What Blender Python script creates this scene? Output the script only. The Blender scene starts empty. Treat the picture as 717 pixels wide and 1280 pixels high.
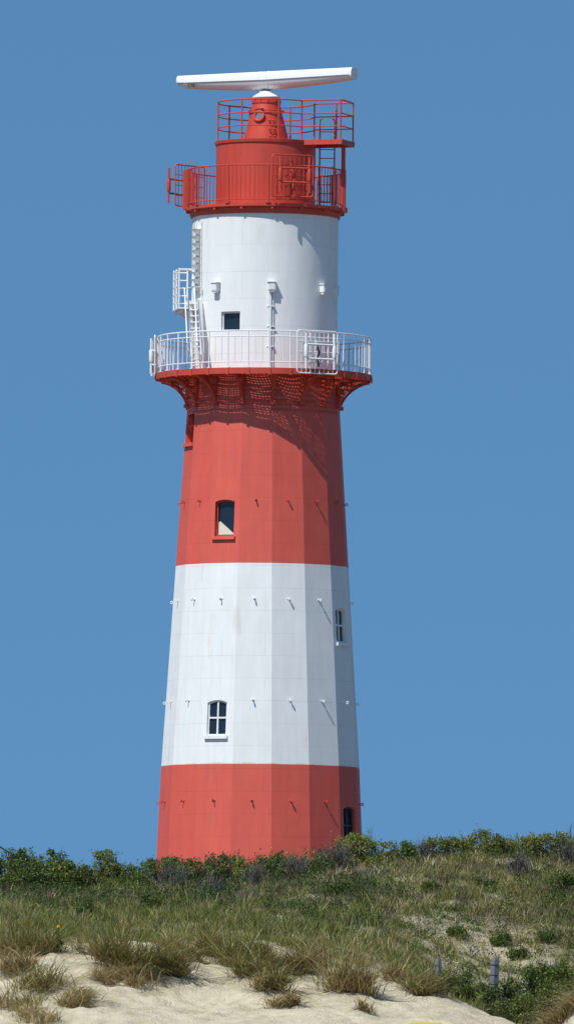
import bpy, math, random
import numpy as np
from mathutils import Vector, Matrix

random.seed(7)
rng = np.random.default_rng(11)
scene = bpy.context.scene
COL = scene.collection
PI = math.pi

# ------------------------------------------------------------------ camera model
F = 14000.0            # focal length in pixels of the 717 x 1280 photograph
CX, CY, HOR = 358.5, 640.0, 1455.0
PITCH = math.atan((HOR - CY) / F)
ROLL = math.radians(0.5)
EYE = Vector((0, 0, 1.7))
FWD = Vector((0, math.cos(PITCH), math.sin(PITCH)))
UP0 = Vector((0, -math.sin(PITCH), math.cos(PITCH)))
R0 = Vector((1, 0, 0))
RIGHT = R0 * math.cos(ROLL) + UP0 * math.sin(ROLL)
UP = UP0 * math.cos(ROLL) - R0 * math.sin(ROLL)


def at(px, py, Y):
    d = RIGHT * (px - CX) + UP * (CY - py) + FWD * F
    return EYE + d * (Y / d.y)


DL = 378.0             # distance of the lighthouse
U = DL / F             # metres per photo pixel there
ZB = 9.6               # ground level at its foot
AX = at(328.2, 640, DL).x


def zl(y):             # height above the foot of what shows at row y on the tower's axis plane
    return EYE.z + DL * math.tan(PITCH + math.atan((CY - y) / F)) - ZB


# ------------------------------------------------------------------ materials
def new_mat(name):
    m = bpy.data.materials.new(name)
    m.use_nodes = True
    nt = m.node_tree
    b = nt.nodes['Principled BSDF']
    return m, nt, b


def node(nt, typ, **kw):
    n = nt.nodes.new(typ)
    for k, v in kw.items():
        setattr(n, k, v)
    return n


def paint(name, col, rough=0.5, var=0.08, seams=None, stain=None, bump=0.25, low=None):
    """Weathered paint: mottled colour, faint joints, streaks of dirt."""
    m, nt, b = new_mat(name)
    L = nt.links.new
    tc = node(nt, 'ShaderNodeTexCoord')
    n1 = node(nt, 'ShaderNodeTexNoise')
    n1.inputs['Scale'].default_value = 0.9
    n1.inputs['Detail'].default_value = 8
    n1.inputs['Roughness'].default_value = 0.65
    L(tc.outputs['Object'], n1.inputs['Vector'])
    mp = node(nt, 'ShaderNodeMapping')
    mp.inputs['Scale'].default_value = (3.0, 3.0, 0.35)
    L(tc.outputs['Object'], mp.inputs['Vector'])
    n2 = node(nt, 'ShaderNodeTexNoise')
    n2.inputs['Scale'].default_value = 1.6
    n2.inputs['Detail'].default_value = 6
    L(mp.outputs['Vector'], n2.inputs['Vector'])
    add = node(nt, 'ShaderNodeMath', operation='ADD')
    L(n1.outputs['Fac'], add.inputs[0])
    L(n2.outputs['Fac'], add.inputs[1])
    mr = node(nt, 'ShaderNodeMapRange')
    mr.inputs['From Min'].default_value = 0.7
    mr.inputs['From Max'].default_value = 1.3
    L(add.outputs[0], mr.inputs['Value'])
    mix = node(nt, 'ShaderNodeMix', data_type='RGBA')
    mix.inputs['A'].default_value = (*[c * (1 - var) for c in col], 1)
    mix.inputs['B'].default_value = (*[min(0.9, c * (1 + var * 0.6)) for c in col], 1)
    L(mr.outputs['Result'], mix.inputs['Factor'])
    cur = mix.outputs['Result']
    hgt = n1.outputs['Fac']
    if stain:
        mp3 = node(nt, 'ShaderNodeMapping')
        mp3.inputs['Scale'].default_value = (2.2, 2.2, 0.5)
        mp3.inputs['Location'].default_value = (3.1, 7.7, 1.3)
        L(tc.outputs['Object'], mp3.inputs['Vector'])
        n3 = node(nt, 'ShaderNodeTexNoise')
        n3.inputs['Scale'].default_value = 1.1
        n3.inputs['Detail'].default_value = 5
        L(mp3.outputs['Vector'], n3.inputs['Vector'])
        r3 = node(nt, 'ShaderNodeMapRange')
        r3.inputs['From Min'].default_value = 0.63
        r3.inputs['From Max'].default_value = 0.80
        r3.inputs['To Max'].default_value = 0.65
        L(n3.outputs['Fac'], r3.inputs['Value'])
        mx = node(nt, 'ShaderNodeMix', data_type='RGBA')
        L(r3.outputs['Result'], mx.inputs['Factor'])
        L(cur, mx.inputs['A'])
        mx.inputs['B'].default_value = (*stain, 1)
        cur = mx.outputs['Result']
    if low is not None:
        # old undercoat showing in a ragged line along the lower edge of the coat
        sp = node(nt, 'ShaderNodeSeparateXYZ')
        L(tc.outputs['Object'], sp.inputs[0])
        n5 = node(nt, 'ShaderNodeTexNoise')
        n5.inputs['Scale'].default_value = 2.6
        n5.inputs['Detail'].default_value = 6
        L(tc.outputs['Object'], n5.inputs['Vector'])
        th_ = node(nt, 'ShaderNodeMath', operation='MULTIPLY_ADD')
        L(n5.outputs['Fac'], th_.inputs[0])
        th_.inputs[1].default_value = 0.17
        th_.inputs[2].default_value = low - 0.055
        r5 = node(nt, 'ShaderNodeMath', operation='SUBTRACT')
        L(th_.outputs[0], r5.inputs[0])
        L(sp.outputs['Z'], r5.inputs[1])
        r6 = node(nt, 'ShaderNodeMapRange')
        r6.inputs['From Max'].default_value = 0.025
        r6.inputs['To Max'].default_value = 0.75
        L(r5.outputs[0], r6.inputs['Value'])
        mx5 = node(nt, 'ShaderNodeMix', data_type='RGBA')
        L(r6.outputs['Result'], mx5.inputs['Factor'])
        L(cur, mx5.inputs['A'])
        mx5.inputs['B'].default_value = (0.64, 0.49, 0.32, 1)
        cur = mx5.outputs['Result']
    bump_in = hgt
    if seams:
        uv = node(nt, 'ShaderNodeUVMap')
        wob = node(nt, 'ShaderNodeTexNoise')
        wob.inputs['Scale'].default_value = 1.5
        L(tc.outputs['Object'], wob.inputs['Vector'])
        wm = node(nt, 'ShaderNodeVectorMath', operation='MULTIPLY_ADD')
        L(wob.outputs['Color'], wm.inputs[0])
        wm.inputs[1].default_value = (0.02, 0.03, 0)
        L(uv.outputs['UV'], wm.inputs[2])
        bt = node(nt, 'ShaderNodeTexBrick')
        bt.inputs['Scale'].default_value = 1.0
        bt.inputs['Brick Width'].default_value = seams[0]
        bt.inputs['Row Height'].default_value = seams[1]
        bt.inputs['Mortar Size'].default_value = seams[2]
        bt.inputs['Mortar Smooth'].default_value = 0.4
        L(wm.outputs['Vector'], bt.inputs['Vector'])
        # joints come and go along their length
        jn = node(nt, 'ShaderNodeTexNoise')
        jn.inputs['Scale'].default_value = 0.8
        L(tc.outputs['Object'], jn.inputs['Vector'])
        jr = node(nt, 'ShaderNodeMapRange')
        jr.inputs['From Min'].default_value = 0.40
        jr.inputs['From Max'].default_value = 0.62
        jr.inputs['To Min'].default_value = 0.12
        jr.inputs['To Max'].default_value = seams[3]
        L(jn.outputs['Fac'], jr.inputs['Value'])
        jf = node(nt, 'ShaderNodeMath', operation='MULTIPLY')
        L(bt.outputs['Fac'], jf.inputs[0])
        L(jr.outputs['Result'], jf.inputs[1])
        mx2 = node(nt, 'ShaderNodeMix', data_type='RGBA')
        L(jf.outputs[0], mx2.inputs['Factor'])
        L(cur, mx2.inputs['A'])
        mx2.inputs['B'].default_value = (*[c * 0.45 for c in col], 1)
        cur = mx2.outputs['Result']
        sb = node(nt, 'ShaderNodeMath', operation='SUBTRACT')
        L(hgt, sb.inputs[0])
        L(bt.outputs['Fac'], sb.inputs[1])
        bump_in = sb.outputs[0]
    L(cur, b.inputs['Base Color'])
    b.inputs['Roughness'].default_value = rough
    bp = node(nt, 'ShaderNodeBump')
    bp.inputs['Strength'].default_value = bump
    bp.inputs['Distance'].default_value = 0.02
    L(bump_in, bp.inputs['Height'])
    L(bp.outputs['Normal'], b.inputs['Normal'])
    return m


RED = (0.66, 0.099, 0.066)
RED2 = (0.55, 0.060, 0.034)
WHITE = (0.80, 0.80, 0.785)
M = {}
M['red'] = paint('red masonry paint', RED, 0.6, 0.11, seams=(2.9, 0.76, 0.007, 0.55), stain=(0.55, 0.16, 0.13))
M['red_brick'] = paint('red painted brick', (0.61, 0.09, 0.058), 0.6, 0.1, seams=(0.30, 0.16, 0.02, 0.55), bump=0.7)
M['white'] = paint('white masonry paint', WHITE, 0.6, 0.07, seams=(2.9, 0.76, 0.008, 0.42), stain=(0.60, 0.54, 0.43), low=zl(959.5))
M['plate'] = paint('white plate paint', WHITE, 0.5, 0.06, seams=(1.75, 0.92, 0.007, 0.45), stain=(0.66, 0.62, 0.52))
M['red_metal'] = paint('red metal paint', RED2, 0.5, 0.16, bump=0.15, stain=(0.42, 0.07, 0.045))
M['white_metal'] = paint('white metal paint', (0.80, 0.80, 0.79), 0.4, 0.05, bump=0.05, stain=(0.60, 0.53, 0.42))
M['radome'] = paint('radar housing', (0.82, 0.82, 0.82), 0.35, 0.02, bump=0.02)


def simple(name, col, rough=0.5, metallic=0.0, noise=0.12, scale=8):
    m, nt, b = new_mat(name)
    tc = node(nt, 'ShaderNodeTexCoord')
    n = node(nt, 'ShaderNodeTexNoise')
    n.inputs['Scale'].default_value = scale
    n.inputs['Detail'].default_value = 6
    nt.links.new(tc.outputs['Object'], n.inputs['Vector'])
    mix = node(nt, 'ShaderNodeMix', data_type='RGBA')
    mix.inputs['A'].default_value = (*[c * (1 - noise) for c in col], 1)
    mix.inputs['B'].default_value = (*[c * (1 + noise) for c in col], 1)
    nt.links.new(n.outputs['Fac'], mix.inputs['Factor'])
    nt.links.new(mix.outputs['Result'], b.inputs['Base Color'])
    b.inputs['Roughness'].default_value = rough
    b.inputs['Metallic'].default_value = metallic
    return m


M['glass'] = simple('dark window glass', (0.012, 0.020, 0.035), 0.06, noise=0.3, scale=2)
_g = M['glass'].node_tree
_n = node(_g, 'ShaderNodeTexNoise')
_n.inputs['Scale'].default_value = 2.5
_n.inputs['Detail'].default_value = 3
_t = node(_g, 'ShaderNodeTexCoord')
_g.links.new(_t.outputs['Object'], _n.inputs['Vector'])
_b = node(_g, 'ShaderNodeBump')
_b.inputs['Strength'].default_value = 0.35
_b.inputs['Distance'].default_value = 0.1
_g.links.new(_n.outputs['Fac'], _b.inputs['Height'])
_g.links.new(_b.outputs['Normal'], _g.nodes['Principled BSDF'].inputs['Normal'])
M['pale'] = simple('painted sunlit interior', (0.62, 0.62, 0.52), 0.8)  # pale colour standing in for sunlight on the room behind the glass
M['lens'] = simple('porthole glass', (0.16, 0.19, 0.22), 0.08)
M['steel'] = simple('dull steel', (0.25, 0.25, 0.26), 0.4, 0.6)
M['dark'] = simple('dark rubber', (0.015, 0.015, 0.017), 0.6)
M['dark_frame'] = simple('dark window frame', (0.035, 0.035, 0.05), 0.5)
M['wood'] = simple('weathered grey wood', (0.16, 0.165, 0.175), 0.85, noise=0.3, scale=14)
M['wire'] = simple('rusty fence wire', (0.06, 0.055, 0.055), 0.7)
M['yellow'] = simple('yellow enamel', (0.75, 0.56, 0.03), 0.45, noise=0.05)
M['petal'] = simple('yellow petals', (0.80, 0.50, 0.01), 0.7, noise=0.1)


def leafy(name, trans=0.25, rough=0.55):
    """Plant matter: each blade or leaf carries its own colour; thin, so some light passes through."""
    m, nt, b = new_mat(name)
    a = node(nt, 'ShaderNodeAttribute', attribute_name='tint')
    nt.links.new(a.outputs['Color'], b.inputs['Base Color'])
    b.inputs['Roughness'].default_value = rough
    b.inputs['Specular IOR Level'].default_value = 0.25
    t = node(nt, 'ShaderNodeBsdfTranslucent')
    nt.links.new(a.outputs['Color'], t.inputs['Color'])
    mx = node(nt, 'ShaderNodeMixShader')
    mx.inputs[0].default_value = trans
    out = nt.nodes['Material Output']
    nt.links.new(b.outputs[0], mx.inputs[1])
    nt.links.new(t.outputs[0], mx.inputs[2])
    nt.links.new(mx.outputs[0], out.inputs['Surface'])
    return m


M['leaf'] = leafy('leaves', 0.3, 0.45)
M['blade'] = leafy('grass blades', 0.25, 0.5)
M['twig'] = leafy('twigs', 0.0, 0.8)

# ------------------------------------------------------------------ mesh helpers


class MB:
    """Collects polygons; build() links them as one mesh object."""

    def __init__(self):
        self.v, self.f, self.uv, self.mi = [], [], [], []

    def poly(self, pts, uv=None, mi=0):
        i = len(self.v)
        self.v += [tuple(p) for p in pts]
        self.f.append(list(range(i, i + len(pts))))
        self.uv.append(uv or [(0, 0)] * len(pts))
        self.mi.append(mi)

    def faces(self, verts, faces, mi=0):
        i = len(self.v)
        self.v += [tuple(p) for p in verts]
        for f in faces:
            self.f.append([i + k for k in f])
            self.uv.append([(0, 0)] * len(f))
            self.mi.append(mi)

    def obox(self, c, ax, ay, az, sx, sy, sz, bev=0.0):
        """box of full sizes sx, sy, sz along unit axes, with an optional chamfer on the edges along az"""
        c, ax, ay, az = Vector(c), Vector(ax), Vector(ay), Vector(az)
        hx, hy, hz = sx / 2, sy / 2, sz / 2
        if bev > 0:
            b = bev
            out = [(-hx + b, -hy), (hx - b, -hy), (hx, -hy + b), (hx, hy - b), (hx - b, hy), (-hx + b, hy), (-hx, hy - b), (-hx, -hy + b)]
        else:
            out = [(-hx, -hy), (hx, -hy), (hx, hy), (-hx, hy)]
        n = len(out)
        vs = [c + ax * x + ay * y - az * hz for x, y in out] + [c + ax * x + ay * y + az * hz for x, y in out]
        fs = [[(k + 1) % n + n, k + n, k, (k + 1) % n][::-1] for k in range(n)]
        fs += [list(range(n))[::-1], list(range(n, 2 * n))]
        self.faces(vs, fs)

    def tube(self, pts, r, n=8, closed=False, r2=None, cap=True):
        pts = [Vector(p) for p in pts]
        m = len(pts)
        vs, fs = [], []
        prev = None
        for i, p in enumerate(pts):
            if closed:
                t = pts[(i + 1) % m] - pts[i - 1]
            else:
                t = pts[min(i + 1, m - 1)] - pts[max(i - 1, 0)]
            t.normalize()
            ref = prev if prev is not None else (Vector((0, 0, 1)) if abs(t.z) < 0.9 else Vector((1, 0, 0)))
            a = (ref - t * ref.dot(t))
            if a.length < 1e-5:
                a = t.orthogonal()
            a.normalize()
            prev = a
            b = t.cross(a)
            rr = r if r2 is None else r + (r2 - r) * i / max(1, m - 1)
            for k in range(n):
                q = 2 * PI * k / n
                vs.append(p + a * (math.cos(q) * rr) + b * (math.sin(q) * rr))
        for i in range(m if closed else m - 1):
            j = (i + 1) % m
            for k in range(n):
                l = (k + 1) % n
                fs.append([i * n + k, i * n + l, j * n + l, j * n + k])
        if cap and not closed:
            fs += [list(range(n))[::-1], [(m - 1) * n + k for k in range(n)]]
        self.faces(vs, fs)

    def lathe(self, prof, n=64, c=(0, 0, 0), mi=0, closed=False):
        """profile [(r, z)] from bottom to top round the vertical through c; UVs in metres"""
        m = len(prof)
        i0 = len(self.v)
        for r, z in prof:
            for k in range(n):
                a = 2 * PI * k / n
                self.v.append((c[0] + r * math.sin(a), c[1] - r * math.cos(a), c[2] + z))
        rm = max(r for r, z in prof)
        for i in range(m if closed else m - 1):
            j = (i + 1) % m
            for k in range(n):
                l = (k + 1) % n
                self.f.append([i0 + i * n + k, i0 + i * n + l, i0 + j * n + l, i0 + j * n + k])
                u0, u1 = 2 * PI * k / n * rm, 2 * PI * (k + 1) / n * rm
                self.uv.append([(u0, prof[i][1]), (u1, prof[i][1]), (u1, prof[j][1]), (u0, prof[j][1])])
                self.mi.append(mi)

    def build(self, name, mats, parent=None, loc=None, smooth=None):
        me = bpy.data.meshes.new(name)
        me.from_pydata(self.v, [], self.f)
        uvl = me.uv_layers.new(name='UVMap')
        flat = [c for p in self.uv for q in p for c in q]
        uvl.data.foreach_set('uv', flat)
        for m in (mats if isinstance(mats, (list, tuple)) else [mats]):
            me.materials.append(m)
        me.polygons.foreach_set('material_index', self.mi)
        if smooth:
            me.polygons.foreach_set('use_smooth', [True] * len(me.polygons))
            me.set_sharp_from_angle(angle=math.radians(smooth))
        me.update()
        o = bpy.data.objects.new(name, me)
        COL.objects.link(o)
        if parent is not None:
            o.parent = parent
        if loc is not None:
            o.location = loc
        return o


def empty(name, loc, rz=0.0):
    o = bpy.data.objects.new(name, None)
    COL.objects.link(o)
    o.location = loc
    o.rotation_euler = (0, 0, rz)
    o.empty_display_size = 0.3
    return o


def tag(o, label=None, cat=None, group=None, kind=None):
    if label:
        o['label'] = label
    if cat:
        o['category'] = cat
    if group:
        o['group'] = group
    if kind:
        o['kind'] = kind
    return o


def copy_part(o, parent):
    c = o.copy()
    COL.objects.link(c)
    c.parent = parent
    return c


def rawmesh(name, V, loops, starts, mat, tint=None, parent=None, loc=None):
    """fast mesh from numpy arrays"""
    me = bpy.data.meshes.new(name)
    me.vertices.add(len(V))
    me.vertices.foreach_set('co', np.asarray(V, np.float32).ravel())
    me.loops.add(len(loops))
    me.loops.foreach_set('vertex_index', np.asarray(loops, np.int32))
    me.polygons.add(len(starts))
    me.polygons.foreach_set('loop_start', np.asarray(starts, np.int32))
    if tint is not None:
        ca = me.color_attributes.new('tint', 'FLOAT_COLOR', 'POINT')
        c4 = np.ones((len(V), 4), np.float32)
        c4[:, :3] = tint
        ca.data.foreach_set('color', c4.ravel())
    me.materials.append(mat)
    me.update(calc_edges=True)
    me.validate()
    o = bpy.data.objects.new(name, me)
    COL.objects.link(o)
    if parent is not None:
        o.parent = parent
    if loc is not None:
        o.location = loc
    return o


# ------------------------------------------------------------------ LIGHTHOUSE
lh = tag(empty('lighthouse', (AX, DL, ZB)),
         'tall lighthouse tower in red and white bands with two railed galleries', 'lighthouse')
RKN = [(440, 91.0), (510, 95.2), (640, 103.2), (709, 107.8), (800, 113.6), (957, 123.5), (1075, 128.8), (1160, 132.5)]
RKZ = sorted((zl(y), r / 0.9936 * U) for y, r in RKN)


def RZ(z):
    return float(np.interp(z, [a for a, b in RKZ], [b for a, b in RKZ]))


def P(th, r, z):
    """tower-local point: th degrees to the right of the side facing the beach"""
    t = math.radians(th)
    return Vector((r * math.sin(t), -r * math.cos(t), z))


TH0 = 6.5
openings = {}          # facet start angle -> list of (band, v geometry)


def facet_frame(th, z0, z1):
    a0, a1 = P(th, RZ(z0), z0), P(th + 22.5, RZ(z0), z0)
    b0, b1 = P(th, RZ(z1), z1), P(th + 22.5, RZ(z1), z1)
    m0, m1 = (a0 + a1) / 2, (b0 + b1) / 2
    u = (a1 - a0).normalized()
    v = (m1 - m0).normalized()
    n = u.cross(v).normalized()
    return m0, u, v, n, (a1 - a0).length / 2, (b1 - b0).length / 2, (m1 - m0).length


def arch(a, v1, rise, n=7):
    return [(a * (1 - 2 * k / (n - 1)), v1 + rise * (1 - (1 - 2 * k / (n - 1)) ** 2)) for k in range(n)][::-1]


WINS = []              # (band, facet th, half width, row of bottom, row of spring, rise, depth, style)
WINS.append(('upper red', -38.5, 0.365, 676, 633, 0.07, 0.17, 'plain'))
WINS.append(('white', -38.5, 0.365, 924, 883, 0.08, 0.10, 'cross'))
WINS.append(('white', 51.5, 0.36, 805, 765, 0.08, 0.12, 'side'))
WINS.append(('lower red', 51.5, 0.42, 1056, 1013, 0.09, 0.14, 'dark'))
WINS.append(('upper red', -83.5, 0.40, 557, 512, 0.07, 0.22, 'plain'))


def band(name, label, zs, mats, mis):
    """a ring of 16 facets through the heights zs; facets with a window get a real opening"""
    mb = MB()
    for i in range(len(zs) - 1):
        z0, z1 = zs[i], zs[i + 1]
        for k in range(16):
            th = TH0 - 180 + 22.5 * k
            m0, u, v, n, w0, w1, H = facet_frame(th, z0, z1)
            u0 = th / 22.5 * 2.6
            w = lambda q: w0 + (w1 - w0) * q / H
            hit = [W for W in WINS if W[0] == name and abs(W[1] - th) < 1 and z0 < zl(W[3]) < z1]

            def face(pl):
                mb.poly([m0 + u * a + v * b for a, b in pl], [(u0 + a, z0 + b) for a, b in pl], mis[i])
            if not hit:
                face([(-w0, 0), (w0, 0), (w1, H), (-w1, H)])
                continue
            W = hit[0]
            a = W[2]
            cosv = v.z
            va, vb = (zl(W[3]) - z0) / cosv, (zl(W[4]) - z0) / cosv
            ar = arch(a, vb, W[5])
            face([(-w0, 0), (w0, 0), (w(va), va), (-w(va), va)])
            face([(-w(va), va), (-a, va), (-a, vb), (-w(vb), vb)])
            face([(a, va), (w(va), va), (w(vb), vb), (a, vb)])
            face([(-w(vb), vb)] + ar + [(w(vb), vb), (w1, H), (-w1, H)])
            cont = [(-a, va)] + ar + [(a, va)]
            for (p0, p1) in zip(cont, cont[1:] + cont[:1]):
                q = [m0 + u * x + v * y for x, y in (p0, p1)]
                mb.poly([q[0], q[1], q[1] - n * (W[6] + 0.05), q[0] - n * (W[6] + 0.05)], None, mis[i])
            openings[(W[0], W[1], W[3])] = (m0, u, v, n, a, va, vb, W)
    o = mb.build('masonry_band', mats, lh)
    o['label'] = label
    return o


band('lower red', 'lowest red painted band of the sixteen sided tower', [0, zl(959.5)], [M['red']], [0])
band('white', 'white painted band in the middle of the faceted tower', [zl(959.5), zl(709.5)], [M['white']], [0])
band('upper red', 'red painted band below the gallery', [zl(709.5), zl(521), zl(474)], [M['red'], M['red_brick']], [0, 1])

for key, (m0, u, v, n, a, va, vb, W) in openings.items():
    d, style = W[6], W[7]
    wm = {'plain': M['red_metal'], 'cross': M['white_metal'], 'side': M['white_metal'], 'dark': M['dark_frame']}[style]
    f = 0.05
    fr = MB()

    def q(x, y, dd):
        return m0 + u * x + v * y - n * dd
    ar = arch(a - 0.002, vb, W[5])
    # outer frame following the opening
    cont = [(-a + 0.002, va + 0.002)] + ar + [(a - 0.002, va + 0.002)]
    cin = [(-a + f, va + f)] + [(x * (a - f) / a, y - f) for x, y in ar] + [(a - f, va + f)]
    for i in range(len(cont)):
        j = (i + 1) % len(cont)
        o0, o1, i1, i0 = cont[i], cont[j], cin[j], cin[i]
        for dd in (d - 0.04,):
            fr.poly([q(*o0, dd), q(*o1, dd), q(*i1, dd), q(*i0, dd)][::-1])
        fr.poly([q(*i0, d - 0.04), q(*i1, d - 0.04), q(*i1, d + 0.03), q(*i0, d + 0.03)][::-1])
    if style in ('cross', 'side', 'dark'):
        mid = va + (vb - va) * 0.54
        fr.obox(q(0, (va + vb + W[5]) / 2, d - 0.015), u, n, v, 0.055, 0.05, vb + W[5] - va - 0.08)
        fr.obox(q(-(a - 0.0275 + 0.0) / 2 - 0.0145, mid, d - 0.018), v, n, u, 0.055, 0.05, a - 0.058)
        fr.obox(q((a - 0.0275 + 0.0) / 2 + 0.0145, mid, d - 0.018), v, n, u, 0.055, 0.05, a - 0.058)
    w_o = fr.build('window', wm, lh)
    pn = MB()
    pn.poly([q(x, y, d + 0.012) for x, y in cin][::-1])
    pn.poly([q(x, y, d + 0.022) for x, y in cin])
    pn.build('pane', M['glass'], w_o)
    sl = MB()
    sw = a + 0.07
    sl.obox(q(0, va - 0.065, -0.035), u, n, v, 2 * sw, 0.10, 0.11, 0.015)
    sl.build('sill', M['red'] if style in ('plain', 'dark') else M['white_metal'], w_o)
    if W[3] == 676:
        tri = MB()  # pale wedge laid over the pane: sunlit interior put in as colour
        pts = [(-a + f + 0.02, va + f + 0.02), (a - f - 0.02, va + f + 0.02), (a - f - 0.03, va + f + 0.05), (-a + f + 0.08, va + 0.52), (-a + f + 0.02, va + 0.50)]
        lo = [q(x, y, d - 0.002) for x, y in pts]
        hi = [q(x, y, d + 0.010) for x, y in pts]
        tri.poly(lo)
        for i in range(len(pts)):
            j = (i + 1) % len(pts)
            tri.poly([lo[i], hi[i], hi[j], lo[j]])
        tri.build('sunlit_wedge', M['pale'], w_o)

# ---- eye bolts: four rows, one on every facet
def eye_bolt_mesh(mat):
    mb = MB()
    mb.tube([(-0.02, 0, 0), (0.07, 0, 0)], 0.016, 8)
    mb.tube([(0.105 + 0.04 * math.cos(t), 0, 0.04 * math.sin(t)) for t in np.linspace(0, 2 * PI, 15)[:-1]], 0.015, 6, closed=True)
    mb.lathe([(0.0, 0.0), (0.05, 0.0), (0.05, 0.012), (0, 0.012)], 10)
    return mb


for y, mt in ((631, 'red_metal'), (754, 'white_metal'), (880, 'white_metal'), (1005, 'red_metal')):
    mb = eye_bolt_mesh(mt)
    first = None
    z = zl(y)
    for k in range(-5, 5):
        th = TH0 + 22.5 * k + 11.25
        if (y in (631, 880) and abs(th + 27.25) < 1) or (y in (754, 1005) and abs(th - 62.75) < 1):
            continue          # a window sits on that facet
        rr = RZ(z) * math.cos(math.radians(11.25))
        if first is None:
            first = o = mb.build('eye_bolt', M[mt], lh, smooth=40)
        else:
            o = copy_part(first, lh)
        o.location = P(th, rr, z)
        o.rotation_euler = (0, 0, math.radians(th - 90))

# ---- upper white cylinder
RC = 91.5 * U
cy = MB()
ztop, zbot = zl(270), zl(470)
# square window opening cut out of the cylinder wall
WA, WHW = -27.5, 0.36 / RC
NSEG = 96
wz0, wz1 = zl(420.6), zl(396)
ths = sorted(set([round(math.degrees(t), 5) for t in np.linspace(-PI, PI, NSEG + 1)] + [WA - math.degrees(WHW), WA + math.degrees(WHW)]))
ths = [t for t in ths if abs(abs(t - WA) - math.degrees(WHW)) < 1e-4 or abs(abs(t - WA) - math.degrees(WHW)) > 0.6]
zz = [zbot, wz0, wz1, ztop]
for i in range(3):
    for t0, t1 in zip(ths, ths[1:]):
        if i == 1 and abs((t0 + t1) / 2 - WA) < math.degrees(WHW):
            continue
        cy.poly([P(t0, RC, zz[i]), P(t1, RC, zz[i]), P(t1, RC, zz[i + 1]), P(t0, RC, zz[i + 1])],
                [(math.radians(t0) * RC + 20, zz[i]), (math.radians(t1) * RC + 20, zz[i]), (math.radians(t1) * RC + 20, zz[i + 1]), (math.radians(t0) * RC + 20, zz[i + 1])])
wl, wr = WA - math.degrees(WHW), WA + math.degrees(WHW)
dep = 0.16
nw = P(WA, 1, 0)
for (a, b) in (((wl, wz0), (wl, wz1)), ((wl, wz1), (wr, wz1)), ((wr, wz1), (wr, wz0)), ((wr, wz0), (wl, wz0))):
    p, q2 = P(a[0], RC, a[1]), P(b[0], RC, b[1])
    cy.poly([p, q2, q2 - nw * dep, p - nw * dep])
cyl = cy.build('tower_cylinder', M['plate'], lh, smooth=20)
# weld so that the cylinder shades smoothly
import bmesh
bm = bmesh.new()
bm.from_mesh(cyl.data)
bmesh.ops.remove_doubles(bm, verts=bm.verts, dist=0.0005)
bm.to_mesh(cyl.data)
bm.free()
cyl.data.set_sharp_from_angle(angle=math.radians(20))

wfr = MB()
tw = P(WA + 90, 1, 0)
cw = P(WA, RC * math.cos(WHW), 0) - nw * (dep - 0.05)
half = RC * math.sin(WHW) - 0.004
H2 = wz1 - wz0
for s in (-1, 1):
    wfr.obox(cw + tw * s * (half - 0.025) + Vector((0, 0, (wz0 + wz1) / 2)), tw, nw, (0, 0, 1), 0.05, 0.05, H2 - 0.01)
    wfr.obox(cw + Vector((0, 0, (wz0 if s < 0 else wz1) - s * 0.03)), (0, 0, 1), nw, tw, 0.045, 0.046, 2 * half - 0.102)
wo = wfr.build('window', M['white_metal'], lh)
pn = MB()
pn.obox(cw - nw * 0.03 + Vector((0, 0, (wz0 + wz1) / 2)), tw, nw, (0, 0, 1), 2 * half - 0.02, 0.01, H2 - 0.02)
pn.build('pane', M['glass'], wo)

# ---- main gallery
gz1, gz0 = zl(469), zl(476.5)
RG = 135 * U
gd = MB()
gd.lathe([(RG - 0.07, gz1 - 0.04), (RG - 0.02, gz1 - 0.04), (RG - 0.02, gz0), (RG, gz0), (RG, gz1), (RG - 0.07, gz1), (RG - 0.07, gz1 - 0.04)], 64)
gd.lathe([(RC - 0.02, gz1 - 0.06), (RC + 0.10, gz1 - 0.06), (RC + 0.10, gz1), (RC - 0.02, gz1)], 64)
deck = gd.build('gallery_deck', M['red_metal'], lh, smooth=20)
# the floor is an open steel grating
gr = MB()
ra, rb_ = RC + 0.098, RG - 0.068
for k in range(168):
    th = 360 * k / 168
    gr.obox(P(th, (ra + rb_) / 2, gz1 - 0.025), P(th + 90, 1, 0), (0, 0, 1), P(th, 1, 0), 0.030, 0.03, rb_ - ra)
nring = 19
for i in range(1, nring):
    r_ = ra + (rb_ - ra) * i / nring
    gr.lathe([(r_ - 0.012, gz1 - 0.036), (r_ + 0.012, gz1 - 0.036), (r_ + 0.012, gz1 - 0.012), (r_ - 0.012, gz1 - 0.012), (r_ - 0.012, gz1 - 0.036)], 96)
gr.build('floor_grating', M['red_metal'], deck)
# plate clips on the rim
for k in range(32):
    th = k * 11.25 + 3
    mb = MB()
    mb.obox(P(th, RG + 0.012, (gz0 + gz1) / 2 - 0.02), P(th + 90, 1, 0), P(th, 1, 0), (0, 0, 1), 0.09, 0.03, gz1 - gz0 + 0.02)
    mb.build('rim_clip', M['red_metal'], deck)


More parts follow.
